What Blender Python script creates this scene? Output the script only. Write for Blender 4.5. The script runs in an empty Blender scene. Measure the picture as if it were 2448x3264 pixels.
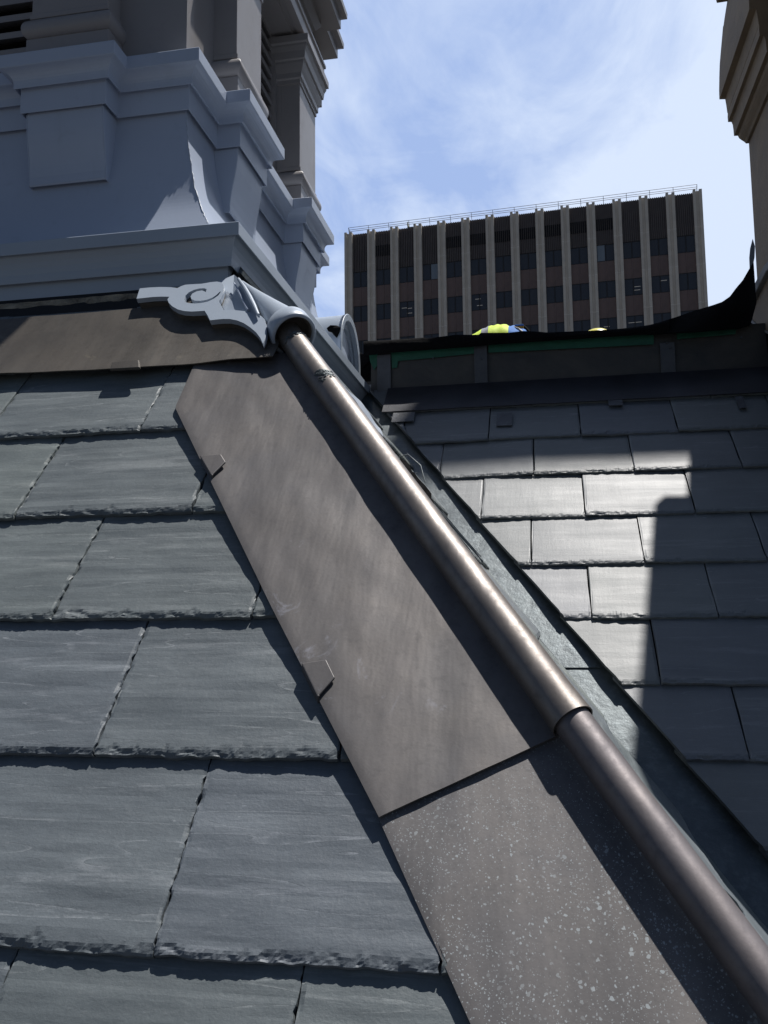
import bpy, bmesh, math, random
from mathutils import Vector, Matrix, noise
from mathutils.geometry import tessellate_polygon
random.seed(7)
R_ = math.radians
S = bpy.context.scene
COL = S.collection
# ------------------------------------------------------------------ camera
FOC = 2822.0; PCX, PCY = 1224.0, 1632.0          # focal length and centre in photo pixels (2448 x 3264)
CR = Vector((0.98322725, 0.18209476, -0.01027969))   # camera right, up, forward in the world frame
CU = Vector((0.03102964, -0.11147246, 0.99328297))
CF = Vector((-0.17972572, 0.97694186, 0.11525309))
cam_d = bpy.data.cameras.new('camera'); cam = bpy.data.objects.new('camera', cam_d); COL.objects.link(cam)
cam.matrix_world = Matrix((( CR.x, CU.x, -CF.x, 0), (CR.y, CU.y, -CF.y, 0), (CR.z, CU.z, -CF.z, 0), (0, 0, 0, 1)))
cam_d.sensor_fit = 'VERTICAL'; cam_d.sensor_height = 36; cam_d.lens = 36 * FOC / 3264
cam_d.clip_start = 0.02; cam_d.clip_end = 6000
S.camera = cam
# ------------------------------------------------------------------ light
SUN = Vector((0.237, 0.262, 1.0)).normalized()     # towards the sun
SUN_EL = math.asin(SUN.z); SUN_AZ = math.atan2(SUN.x, SUN.y)
S.view_settings.view_transform = 'Standard'; S.view_settings.look = 'None'
S.view_settings.exposure = 0.12; S.view_settings.gamma = 1.0
sl = bpy.data.lights.new('sun', 'SUN'); sl.energy = 5.0; sl.angle = R_(0.53); sl.color = (1.0, 0.962, 0.915)
so = bpy.data.objects.new('sun', sl); COL.objects.link(so)
so.rotation_euler = SUN.to_track_quat('Z', 'Y').to_euler(); so.location = (3, 3, 12)

def world():
    w = bpy.data.worlds.new('World'); S.world = w; w.use_nodes = True
    nt = w.node_tree; N = nt.nodes; L = nt.links
    for n in list(N): N.remove(n)
    out = N.new('ShaderNodeOutputWorld'); bg = N.new('ShaderNodeBackground'); bg.inputs[1].default_value = 0.076
    sky = N.new('ShaderNodeTexSky'); sky.sky_type = 'NISHITA'; sky.sun_disc = False
    sky.sun_elevation = SUN_EL; sky.sun_rotation = SUN_AZ; sky.altitude = 1600; sky.air_density = 1.0; sky.dust_density = 0.3; sky.ozone_density = 3.0
    tc = N.new('ShaderNodeTexCoord')
    sep = N.new('ShaderNodeSeparateXYZ'); L.new(tc.outputs['Generated'], sep.inputs[0])
    def m(op, a, b=None, clamp=False):
        n = N.new('ShaderNodeMath'); n.operation = op; n.use_clamp = clamp
        for i, v in enumerate((a, b)):
            if v is None: continue
            if isinstance(v, (int, float)): n.inputs[i].default_value = v
            else: L.new(v, n.inputs[i])
        return n.outputs[0]
    zc = m('MAXIMUM', sep.outputs[2], 0.06); zc = m('ADD', zc, 0.12)
    px = m('DIVIDE', sep.outputs[0], zc); py = m('DIVIDE', sep.outputs[1], zc)
    cmb = N.new('ShaderNodeCombineXYZ'); L.new(px, cmb.inputs[0]); L.new(py, cmb.inputs[1])
    mp = N.new('ShaderNodeMapping'); mp.inputs['Rotation'].default_value = (0, 0, R_(-28)); mp.inputs['Scale'].default_value = (1.5, 0.95, 1)
    mp.inputs['Location'].default_value = (0.35, 0.2, 0)
    L.new(cmb.outputs[0], mp.inputs[0])
    def nz(scale, det, rough, dist, lac=2.0):
        n = N.new('ShaderNodeTexNoise'); n.inputs['Scale'].default_value = scale; n.inputs['Detail'].default_value = det
        n.inputs['Roughness'].default_value = rough; n.inputs['Distortion'].default_value = dist; L.new(mp.outputs[0], n.inputs['Vector']); return n.outputs[0]
    a = nz(1.1, 9, 0.56, 0.55); b = nz(3.4, 8, 0.6, 0.9)
    f = m('ADD', m('MULTIPLY', a, 0.72), m('MULTIPLY', b, 0.28))
    # more cloud towards the +x side and low over the horizon, as in the photograph
    bias = m('MULTIPLY', px, 0.36); bias = m('ADD', bias, 0.06, True); bias = m('MINIMUM', bias, 0.16)
    low = m('MULTIPLY', m('SUBTRACT', 0.62, sep.outputs[2], True), 0.12)
    fwd = m('MULTIPLY', m('ADD', m('MULTIPLY', sep.outputs[1], 1.2), 0.1, True), 1.0)
    f = m('ADD', f, m('MULTIPLY', m('ADD', bias, low), fwd))
    rp = N.new('ShaderNodeValToRGB'); L.new(f, rp.inputs[0])
    e = rp.color_ramp.elements; e[0].position = 0.43; e[0].color = (0, 0, 0, 1); e[1].position = 0.60; e[1].color = (1, 1, 1, 1)
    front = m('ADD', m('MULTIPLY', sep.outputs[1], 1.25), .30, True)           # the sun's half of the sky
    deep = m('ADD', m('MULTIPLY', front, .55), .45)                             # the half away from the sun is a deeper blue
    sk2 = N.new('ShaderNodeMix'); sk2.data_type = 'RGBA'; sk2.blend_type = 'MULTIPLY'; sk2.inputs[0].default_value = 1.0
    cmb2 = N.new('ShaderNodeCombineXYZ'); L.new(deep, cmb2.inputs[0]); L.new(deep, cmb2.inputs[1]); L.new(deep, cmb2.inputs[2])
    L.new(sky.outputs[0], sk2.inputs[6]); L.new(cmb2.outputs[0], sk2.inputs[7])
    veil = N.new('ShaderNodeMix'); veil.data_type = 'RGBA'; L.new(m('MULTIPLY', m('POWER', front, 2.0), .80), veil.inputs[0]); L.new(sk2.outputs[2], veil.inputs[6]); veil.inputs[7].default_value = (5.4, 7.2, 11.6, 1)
    mx = N.new('ShaderNodeMix'); mx.data_type = 'RGBA'
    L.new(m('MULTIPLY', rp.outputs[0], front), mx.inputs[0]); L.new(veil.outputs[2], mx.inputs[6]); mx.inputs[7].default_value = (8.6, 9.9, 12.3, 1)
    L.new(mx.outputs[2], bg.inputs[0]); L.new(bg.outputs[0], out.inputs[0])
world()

# ------------------------------------------------------------------ helpers
def ray(px, py):
    return (CR * (px - PCX) - CU * (py - PCY) + CF * FOC).normalized()
def on_y(px, py, y): v = ray(px, py); return v * (y / v.y)
def on_x(px, py, x): v = ray(px, py); return v * (x / v.x)
D = 1.4756                                       # photo pixels per pixel of the working copy
class Roof:                                      # an inclined plane facing the viewer; local frame (x, t up the slope, h off the surface)
    def __init__(s, pitch, k):
        s.p = R_(pitch); s.k = k; s.n = Vector((0, -math.sin(s.p), math.cos(s.p)))
        s.M = Matrix.Translation(s.n * -k) @ Matrix.Rotation(s.p, 4, 'X'); s.Mi = s.M.inverted()
    def pt(s, px, py, h=0.0):
        v = ray(px, py); return v * ((-s.k + h) / s.n.dot(v))
    def loc(s, px, py, h=0.0): return s.Mi @ s.pt(px, py, h)
    def d(s, px, py, h=0.0): return s.loc(px * D, py * D, h)
    def t_of_y(s, y): return (y - s.k * math.sin(s.p)) / math.cos(s.p)
FR = Roof(50, 1.0); RR = Roof(43, 1.74)
TF = FR.k * math.tan(FR.p); TR = RR.k * math.tan(RR.p)

class MB:
    def __init__(s): s.v = []; s.f = []; s.sm = []; s.a = []
    def add(s, vs, fs, smooth=False, a=0.0):
        o = len(s.v); s.v += [tuple(q) for q in vs]; s.f += [tuple(i + o for i in f) for f in fs]; s.sm += [smooth] * len(fs); s.a += [a] * len(vs); return s
    def box(s, x0, x1, y0, y1, z0, z1, M=None):
        vs = [Vector((x, y, z)) for z in (z0, z1) for y in (y0, y1) for x in (x0, x1)]
        if M is not None: vs = [M @ q for q in vs]
        return s.add(vs, [(0, 2, 3, 1), (4, 5, 7, 6), (0, 1, 5, 4), (2, 6, 7, 3), (0, 4, 6, 2), (1, 3, 7, 5)])
    def grid(s, rows, smooth=True, a=0.0):
        n = len(rows[0]); vs = [q for r in rows for q in r]
        fs = [(i * n + j, i * n + j + 1, (i + 1) * n + j + 1, (i + 1) * n + j) for i in range(len(rows) - 1) for j in range(n - 1)]
        return s.add(vs, fs, smooth, a)
    def slab(s, rows, off, smooth=True, a=0.0):      # grid with thickness: off(q) gives the back point
        n = len(rows[0]); m_ = len(rows)
        s.grid(rows, smooth, a); back = [[off(q) for q in r] for r in rows]
        s.grid([r[::-1] for r in back], smooth, a)
        rim = [(0, j) for j in range(n)] + [(i, n - 1) for i in range(1, m_)] + [(m_ - 1, j) for j in range(n - 2, -1, -1)] + [(i, 0) for i in range(m_ - 2, 0, -1)]
        A = [rows[i][j] for i, j in rim]; B = [back[i][j] for i, j in rim]
        s.grid([B + [B[0]], A + [A[0]]], False, a); return s
    def prism(s, poly, off, holes=(), a=0.0):        # flat polygon (3D points, any order) extruded by vector off
        loops = [[Vector(q) for q in poly]] + [[Vector(q) for q in h] for h in holes]
        tri = tessellate_polygon(loops); flat = [q for l in loops for q in l]; n = len(flat)
        vs = flat + [q + off for q in flat]; fs = []
        nn = Vector((0, 0, 0))
        for t in tri: nn += (flat[t[1]] - flat[t[0]]).cross(flat[t[2]] - flat[t[0]])
        flip = nn.dot(off) > 0
        for t in tri:
            t = tuple(t)
            fs.append(t[::-1] if flip else t); fs.append(tuple(i + n for i in (t if flip else t[::-1])))
        o = 0
        for l in loops:
            k = len(l); fs += [(o + i, o + (i + 1) % k, o + (i + 1) % k + n, o + i + n) for i in range(k)]; o += k
        return s.add(vs, fs, False, a)
    def tube(s, pts, rad, seg=12, cap=True, smooth=True):
        pts = [Vector(q) for q in pts]; rings = []
        rad = rad if isinstance(rad, (list, tuple)) else [rad] * len(pts)
        up = Vector((0, 0, 1))
        for i, q in enumerate(pts):
            d = (pts[min(i + 1, len(pts) - 1)] - pts[max(i - 1, 0)]).normalized()
            u = d.cross(up)
            if u.length < 1e-3: u = d.cross(Vector((1, 0, 0)))
            u.normalize(); w = u.cross(d)
            rings.append([q + (u * math.cos(2 * math.pi * k / seg) + w * math.sin(2 * math.pi * k / seg)) * rad[i] for k in range(seg)])
        vs = [q for r in rings for q in r]; n = len(rings)
        fs = [(i * seg + k, i * seg + (k + 1) % seg, (i + 1) * seg + (k + 1) % seg, (i + 1) * seg + k) for i in range(n - 1) for k in range(seg)]
        s.add(vs, fs, smooth)
        if cap: s.add(rings[0], [tuple(range(seg))]); s.add(rings[-1], [tuple(range(seg - 1, -1, -1))])
        return s
    def sweep(s, plan, prof, cap=False, smooth=False):  # plan: closed CCW list of (x, y) with right-angle corners, prof: (offset outwards, z)
        n = len(plan); rows = []
        for d, z in prof:
            r = []
            for i in range(n):
                a, b, c = Vector(plan[i - 1]), Vector(plan[i]), Vector(plan[(i + 1) % n])
                e1 = (b - a).normalized(); e2 = (c - b).normalized()
                n1 = Vector((e1.y, -e1.x)); n2 = Vector((e2.y, -e2.x))
                q = b + (n1 + n2) * d if abs(n1.dot(n2)) < .5 else b + n1 * d
                r.append(Vector((q.x, q.y, z)))
            rows.append(r + [r[0]])
        return s.grid(rows, smooth)
    def build(s, name, mat, parent=None, M=None, attr=False, merge=False, bevel=0):
        me = bpy.data.meshes.new(name); me.from_pydata(s.v, [], s.f)
        me.polygons.foreach_set('use_smooth', s.sm)
        if attr:
            at = me.attributes.new('sv', 'FLOAT', 'POINT'); at.data.foreach_set('value', s.a)
        o = bpy.data.objects.new(name, me); COL.objects.link(o)
        if merge:
            b = bmesh.new(); b.from_mesh(me); bmesh.ops.remove_doubles(b, verts=b.verts, dist=1e-5); bmesh.ops.recalc_face_normals(b, faces=b.faces); b.to_mesh(me); b.free()
        if bevel:
            bm = o.modifiers.new('bevel', 'BEVEL'); bm.width = bevel; bm.segments = 2; bm.limit_method = 'ANGLE'; bm.angle_limit = R_(40)
        if isinstance(mat, (list, tuple)):
            for q in mat: me.materials.append(q)
        else: me.materials.append(mat)
        if M is not None: o.matrix_world = M
        if parent is not None:
            o.parent = parent; o.matrix_parent_inverse = parent.matrix_basis.inverted()
        return o
def tag(o, label=None, cat=None, group=None, kind=None):
    if label: o['label'] = label
    if cat: o['category'] = cat
    if group: o['group'] = group
    if kind: o['kind'] = kind
    return o
def empty(name, loc, label, cat, group=None):
    o = bpy.data.objects.new(name, None); o.empty_display_size = .1; COL.objects.link(o); o.location = loc
    return tag(o, label, cat, group)
def fbm(x, y, z=0.0, o=4):
    s = 0; a = .5
    for i in range(o): s += a * noise.noise(Vector((x, y, z))); x *= 2.03; y *= 2.03; z = z * 2.03 + 7.1; a *= .5
    return s

# ------------------------------------------------------------------ materials
class NT:
    def __init__(s, name):
        s.m = bpy.data.materials.new(name); s.m.use_nodes = True; s.t = s.m.node_tree; s.N = s.t.nodes; s.L = s.t.links
        s.b = s.N['Principled BSDF']; s.tc = s.N.new('ShaderNodeTexCoord')
    def put(s, sock, v):
        if isinstance(v, (int, float)): sock.default_value = v
        elif isinstance(v, tuple): sock.default_value = v if len(v) == len(sock.default_value) else tuple(v) + (1,)
        else: s.L.new(v, sock)
    def math(s, op, a, b=None, clamp=False):
        n = s.N.new('ShaderNodeMath'); n.operation = op; n.use_clamp = clamp; s.put(n.inputs[0], a)
        if b is not None: s.put(n.inputs[1], b)
        return n.outputs[0]
    def vec(s, scale=(1, 1, 1), rot=(0, 0, 0), loc=None, coord='Object'):
        n = s.N.new('ShaderNodeMapping'); n.inputs['Scale'].default_value = scale; n.inputs['Rotation'].default_value = rot
        s.L.new(s.tc.outputs[coord], n.inputs[0])
        if loc is not None: s.put(n.inputs['Location'], loc)
        return n.outputs[0]
    def noise(s, v, scale, det=4, rough=.55, dist=0):
        n = s.N.new('ShaderNodeTexNoise'); s.L.new(v, n.inputs['Vector'])
        n.inputs['Scale'].default_value = scale; n.inputs['Detail'].default_value = det; n.inputs['Roughness'].default_value = rough; n.inputs['Distortion'].default_value = dist
        return n.outputs[0]
    def vor(s, v, scale, feat='F1', rnd=1.0):
        n = s.N.new('ShaderNodeTexVoronoi'); n.feature = feat; s.L.new(v, n.inputs['Vector']); n.inputs['Scale'].default_value = scale; n.inputs['Randomness'].default_value = rnd
        return n
    def ramp(s, f, stops):
        n = s.N.new('ShaderNodeValToRGB'); s.put(n.inputs[0], f); e = n.color_ramp.elements
        while len(e) < len(stops): e.new(.5)
        for i, (p, c) in enumerate(stops):
            e[i].position = p; e[i].color = (c, c, c, 1) if isinstance(c, (int, float)) else tuple(c) + (1,)
        return n.outputs[0]
    def mix(s, f, a, b, mode='MIX'):
        n = s.N.new('ShaderNodeMix'); n.data_type = 'RGBA'; n.blend_type = mode; s.put(n.inputs[0], f); s.put(n.inputs[6], a); s.put(n.inputs[7], b); return n.outputs[2]
    def attr(s, name):
        n = s.N.new('ShaderNodeAttribute'); n.attribute_name = name; return n.outputs['Fac']
    def bump(s, h, strength=.3, dist=.01, prev=None):
        n = s.N.new('ShaderNodeBump'); n.inputs['Strength'].default_value = strength; n.inputs['Distance'].default_value = dist; s.L.new(h, n.inputs['Height'])
        if prev is not None: s.L.new(prev, n.inputs['Normal'])
        return n.outputs[0]
    def done(s, col, rough=.5, metal=0.0, nrm=None, spec=None):
        s.put(s.b.inputs['Base Color'], col); s.put(s.b.inputs['Roughness'], rough); s.put(s.b.inputs['Metallic'], metal)
        if nrm is not None: s.L.new(nrm, s.b.inputs['Normal'])
        if spec is not None: s.put(s.b.inputs['Specular IOR Level'], spec)
        return s.m

def slate_mat(name, dark, light, vein, rough, spec, seed=0):
    m = NT(name); sv = m.attr('sv')
    off = m.N.new('ShaderNodeCombineXYZ'); m.L.new(m.math('MULTIPLY', sv, 13.7), off.inputs[0]); m.L.new(m.math('MULTIPLY', sv, 31.3), off.inputs[1]); m.L.new(m.math('MULTIPLY', sv, 7.7), off.inputs[2])
    o = off.outputs[0]
    st = m.noise(m.vec((2.3, 15, 6), loc=o), 1.6, 5, .56, .25)            # bedding streaks along the course
    bl = m.noise(m.vec((7, 9, 5), loc=o), 1.0, 5, .6)
    fine = m.noise(m.vec((120, 12, 60), loc=o), 1.0, 3, .6)              # up-slope saw marks
    gr = m.noise(m.vec((260, 260, 260), loc=o), 1.0, 2, .6)
    lay = m.noise(m.vec((.75, 8.5, 3), (0, 0, R_(4)), loc=o), 1.3, 3, .5, .1)
    fr = m.math('FRACT', m.math('MULTIPLY', lay, 9.0))                    # terraces of the cleft surface
    rag = m.noise(m.vec((38, 60, 30), loc=o), 1.0, 4, .7)
    edge = m.math('SUBTRACT', 1.0, m.math('MULTIPLY', fr, 11.0), True)
    msk = m.ramp(m.noise(m.vec((5, 9, 4), loc=o), 1.2, 3), [(.40, 0), (.56, 1)])
    line = m.math('MULTIPLY', m.math('MULTIPLY', edge, m.ramp(rag, [(.42, 0), (.6, 1)])), msk)
    scr = m.math('MULTIPLY', m.ramp(m.noise(m.vec((55, 190, 40), (0, 0, R_(3)), loc=o), 1.0, 2, .6), [(.69, 0), (.76, 1)]), m.ramp(bl, [(.5, 0), (.66, 1)]))
    c = m.mix(m.ramp(st, [(.28, 0), (.52, .35), (.74, 1)]), dark, light)
    pale = m.ramp(m.noise(m.vec((1.9, 20, 6), (0, 0, R_(-2)), loc=o), 1.3, 8, .74, .4), [(.555, 0), (.63, .7), (.72, 1)])
    c = m.mix(m.math('MULTIPLY', pale, .50), c, vein)
    c = m.mix(m.math('MULTIPLY', m.ramp(bl, [(.35, 0), (.7, 1)]), .35), c, tuple(q * 1.25 for q in light))
    c = m.mix(m.math('MULTIPLY', fine, .25), c, tuple(q * .75 for q in dark))
    gn = m.noise(m.vec((85, 100, 70), loc=o), 1.0, 5, .75)
    c = m.mix(m.math('MULTIPLY', m.ramp(gn, [(.40, 0), (.62, 1)]), .18), c, tuple(q * .60 for q in dark))
    c = m.mix(m.math('MULTIPLY', m.ramp(gn, [(.54, 0), (.72, 1)]), .16), c, vein)
    c = m.mix(m.math('MULTIPLY', line, .6), c, vein)
    c = m.mix(m.math('MULTIPLY', scr, .55), c, vein)
    tint = m.N.new('ShaderNodeCombineColor'); m.put(tint.inputs[0], m.math('ADD', m.math('MULTIPLY', m.math('FRACT', m.math('MULTIPLY', sv, 5.31)), .12), .94))
    m.put(tint.inputs[1], m.math('ADD', m.math('MULTIPLY', m.math('FRACT', m.math('MULTIPLY', sv, 5.31)), .12), .94)); m.put(tint.inputs[2], m.math('ADD', m.math('MULTIPLY', m.math('FRACT', m.math('MULTIPLY', sv, 3.17)), .10), .95))
    c = m.mix(1.0, c, tint.outputs[0], 'MULTIPLY')
    h = m.math('ADD', m.math('MULTIPLY', st, .5), m.math('ADD', m.math('MULTIPLY', fine, .13), m.math('ADD', m.math('MULTIPLY', gr, .08), m.math('MULTIPLY', gn, .22))))
    h = m.math('ADD', h, m.math('MULTIPLY', m.math('MULTIPLY', fr, msk), .10))
    nrm = m.bump(h, .85 if spec < .8 else .6, .0032 if spec < .8 else .0026)
    return m.done(c, m.ramp(st, [(.2, rough - .05), (.8, rough + .08)]), 0, nrm, spec)

M_slate = slate_mat('slate_grey', (.106, .125, .134), (.172, .198, .205), (.36, .385, .39), .52, .5)
M_slate2 = slate_mat('slate_far', (.092, .104, .114), (.140, .154, .162), (.26, .275, .28), .56, 1.0)

def copper_mat(name, base, alt, patina, speck=False, rough=.54, metal=.38):
    m = NT(name); v = m.vec()
    a = m.noise(v, 5.5, 6, .6, .6); b = m.noise(m.vec((9, 2.2, 6), (0, 0, R_(-30))), 1.3, 4, .55, .1); g = m.noise(v, 260, 3, .6); q = m.noise(v, 52, 6, .72)
    wipe = m.noise(m.vec((5, 7, 4), (0, 0, R_(20))), 1.2, 6, .65, .1)
    c = m.mix(m.ramp(a, [(.32, 0), (.68, 1)]), base, alt)
    c = m.mix(m.math('MULTIPLY', m.ramp(b, [(.40, 0), (.70, 1)]), .30), c, tuple(x * 1.4 for x in base))
    c = m.mix(m.math('MULTIPLY', m.ramp(q, [(.50, 0), (.68, 1)]), .42), c, tuple(x * .62 for x in alt))
    c = m.mix(m.math('MULTIPLY', m.ramp(wipe, [(.50, 0), (.75, 1)]), .20), c, tuple(x * 1.45 for x in alt))
    band = m.noise(m.vec((11, 1.7, 4), (0, 0, R_(-30))), 1.0, 3, .5, .3)
    c = m.mix(m.math('MULTIPLY', m.ramp(band, [(.36, 1), (.52, 0)]), .38), c, tuple(x * .62 for x in alt)); c = m.mix(m.math('MULTIPLY', m.ramp(band, [(.54, 0), (.70, 1)]), .32), c, tuple(x * 1.5 for x in base))
    rg = m.math('ADD', m.math('MULTIPLY', a, .22), rough - .11)
    rg = m.math('ADD', rg, m.math('MULTIPLY', m.math('SUBTRACT', q, .5), .40))
    if speck:
        tot = None
        for sc, lo, hi, dd in ((170, .42, .62, .30), (290, .36, .55, .30), (480, .34, .54, .30)):
            vv = m.noise(v, 9, 2); wv = m.N.new('ShaderNodeVectorMath'); wv.operation = 'MULTIPLY_ADD'; wn = m.N.new('ShaderNodeTexNoise'); m.L.new(v, wn.inputs['Vector']); wn.inputs['Scale'].default_value = 170; m.L.new(wn.outputs['Color'], wv.inputs[0]); wv.inputs[1].default_value = (.006, .006, .006); m.L.new(v, wv.inputs[2])
            w = m.vor(wv.outputs[0], sc)
            cellr = m.N.new('ShaderNodeSeparateColor'); m.L.new(w.outputs['Color'], cellr.inputs[0])
            rad = m.math('MULTIPLY', m.math('SUBTRACT', cellr.outputs[0], .45, True), .75)
            dot = m.ramp(m.math('SUBTRACT', rad, w.outputs['Distance']), [(.0, 0), (.06, 1)])
            dot = m.math('MULTIPLY', dot, m.ramp(m.noise(m.vec((1, 1, 1), loc=(sc, 0, 0)), 6.5, 3, .6), [(lo, 0), (hi, 1)]))
            tot = dot if tot is None else m.math('MAXIMUM', tot, dot)
        tot = m.math('MULTIPLY', tot, m.math('MULTIPLY', m.attr('sv'), .72))
        c = m.mix(tot, c, patina); rg = m.math('ADD', rg, m.math('MULTIPLY', tot, .3)); mt = m.math('MULTIPLY', m.math('SUBTRACT', 1.0, tot), metal)
    else:
        pt = m.math('MULTIPLY', m.ramp(m.noise(v, 17, 6, .75, .8), [(.60, 0), (.72, 1)]), m.ramp(m.noise(v, 4.1, 2), [(.50, 0), (.60, 1)]))
        c = m.mix(m.math('MULTIPLY', pt, .5), c, patina); mt = m.math('MULTIPLY', m.math('SUBTRACT', 1.0, m.math('MULTIPLY', pt, .5)), metal)
    nrm = m.bump(m.math('ADD', m.math('MULTIPLY', g, .03), m.math('ADD', m.math('MULTIPLY', b, .9), m.math('MULTIPLY', q, .05))), .35, .008)
    return m.done(c, rg, mt, nrm)
M_cop = copper_mat('aged_copper_sheet', (.147, .135, .128), (.113, .109, .113), (.33, .34, .40))
M_cop2 = copper_mat('speckled_copper_sheet', (.166, .155, .149), (.132, .129, .135), (.42, .465, .485), True, .55, .36)
M_roll = copper_mat('aged_copper_roll', (.230, .204, .182), (.175, .160, .153), (.33, .34, .40), False, .48, .68)
M_roll2 = copper_mat('dull_copper_roll', (.200, .178, .172), (.160, .150, .162), (.50, .53, .60), False, .54, .62)
M_apron = copper_mat('brown_apron_sheet', (.118, .104, .088), (.085, .078, .070), (.25, .22, .16), False, .5, .35)

def paint_mat(name, col, rough=.36, dirt=.32):
    m = NT(name); v = m.vec(); a = m.noise(v, 2.3, 5, .6); b = m.noise(v, 14, 4, .65, .4); g = m.noise(v, 180, 2)
    run = m.noise(m.vec((18, 18, 1.6)), 1.0, 4, .6)
    c = m.mix(m.math('MULTIPLY', m.ramp(a, [(.35, 0), (.7, 1)]), .5), col, tuple(x * .88 for x in col))
    c = m.mix(m.math('MULTIPLY', m.ramp(b, [(.6, 0), (.8, 1)]), dirt), c, tuple(x * .6 for x in col))
    c = m.mix(m.math('MULTIPLY', m.ramp(run, [(.58, 0), (.78, 1)]), dirt * .8), c, tuple(x * .75 for x in col))
    return m.done(c, m.math('ADD', m.math('MULTIPLY', b, .16), rough - .08), 0, m.bump(m.math('ADD', m.math('MULTIPLY', a, .7), m.math('MULTIPLY', g, .03)), .25, .012))
M_paint = paint_mat('blue_grey_paint', (.43, .49, .605))
M_paint_hi = paint_mat('lavender_grey_paint', (.295, .280, .280))
M_paint_lo = paint_mat('pale_blue_grey_paint', (.385, .445, .525), .38, .12)

def simple(name, col, rough=.6, var=.25, scale=6, metal=0.0, bump=.2, bscale=60, bd=.01, spec=None, alt=None):
    m = NT(name); v = m.vec(); a = m.noise(v, scale, 6, .62, .4); b = m.noise(v, bscale, 4, .6)
    c = m.mix(m.ramp(a, [(.3, 0), (.7, 1)]), tuple(x * (1 - var) for x in col), alt or tuple(x * (1 + var) for x in col))
    return m.done(c, m.math('ADD', m.math('MULTIPLY', a, .15), rough - .07), metal, m.bump(m.math('ADD', a, m.math('MULTIPLY', b, .4)), bump, bd), spec)
M_deck = simple('dark_underlay', (.012, .012, .014), .85)
M_dark = simple('dark_interior', (.010, .009, .009), .9)
M_black = simple('black_membrane', (.008, .008, .009), .85, .4, 4, 0, .5, 30, .02, .04)
M_memb_back = simple('grey_membrane_back', (.17, .19, .22), .6)
M_curb = simple('weathered_curb_sheet', (.060, .060, .064), .55, .35, 5, .2, .3, 50, .01, None, (.085, .078, .070))
M_cleat = simple('curb_cleat_metal', (.075, .078, .088), .5, .25, 9, .3)
M_lowfl = simple('dark_flashing_sheet', (.035, .036, .045), .5, .35, 5, .2)
M_tab = simple('pale_flashing_tab', (.075, .080, .092), .5, .4, 30, .2)
M_green = simple('green_tape', (.008, .085, .050), .55, .2, 20)
M_galv = NT('galvanised_valley_sheet')
def _g():
    m = M_galv; v = m.vec(); a = m.noise(v, 7, 6, .65, .6); b = m.noise(v, 45, 5, .7); w = m.vor(v, 60)
    c = m.mix(m.ramp(a, [(.35, 0), (.65, 1)]), (.075, .090, .098), (.115, .135, .143)); c = m.mix(m.math('MULTIPLY', m.ramp(b, [(.5, 0), (.64, 1)]), .20), c, (.24, .28, .30))
    return m.done(c, m.math('ADD', m.math('MULTIPLY', a, .2), .36), .45, m.bump(m.math('ADD', a, m.math('MULTIPLY', b, .5)), .4, .006))
M_galv = _g()
M_caulk = simple('weathered_caulk', (.30, .245, .175), .8, .7, 16, 0, .9, 50, .02, None, (.55, .47, .35))
M_stone = simple('brown_sandstone', (.205, .150, .094), .85, .18, 5, 0, .5, 70, .012)
M_mortar = simple('grey_mortar', (.22, .21, .20), .9, .2, 12)
M_ground = simple('city_ground', (.055, .055, .058), .9, .3, .05)
M_conc = simple('exposed_aggregate_concrete', (.70, .63, .54), .85, .10, .9, 0, .3, 9, .05)
M_joint = simple('pale_joint', (.80, .74, .66), .85, .05, 2)
M_rib = simple('dark_bronze_ribs', (.125, .104, .098), .6, .2, .6)
M_span = simple('bronze_spandrel', (.205, .142, .125), .5, .22, .5, 0, .05)
M_louv = simple('louvre_black', (.008, .007, .008), .8)
M_glass = NT('dark_window_glass').done((.066, .069, .078), .14, 0, None, .5)
M_glass2 = NT('pale_window_glass').done((.24, .28, .32), .12, 0, None, .5)
M_mull = simple('dark_mullion', (.03, .026, .025), .5)
M_rail = simple('steel_rail', (.16, .17, .20), .5, .1, 3, .3)
M_lampw = NT('ceiling_light_strip'); M_lampw.b.inputs['Emission Color'].default_value = (1, .93, .8, 1); M_lampw.b.inputs['Emission Strength'].default_value = .07; M_lampw = M_lampw.done((.5, .5, .5), .5)
M_crane = simple('dull_yellow_paint', (.42, .40, .22), .6)
M_vest = simple('hi_vis_yellow', (.62, .80, .06), .7, .12, 14)
M_band = simple('reflective_grey_band', (.30, .30, .30), .35, .2, 20)
M_blue = simple('blue_shirt', (.07, .22, .60), .8, .15, 14)
M_skin = simple('skin', (.42, .25, .17), .6, .1, 20)
M_jean = simple('dark_jeans', (.04, .05, .09), .9)
M_hat = simple('yellow_hard_hat', (.80, .72, .10), .3, .05, 5)
M_hat2 = simple('white_hard_hat', (.75, .75, .72), .3, .05, 5)
M_strap = simple('harness_strap', (.55, .30, .05), .7)

# ------------------------------------------------------------------ ground
g = MB().box(-3000, 3000, -3000, 3000, -40.5, -40); tag(g.build('ground', M_ground), kind='structure')

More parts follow.
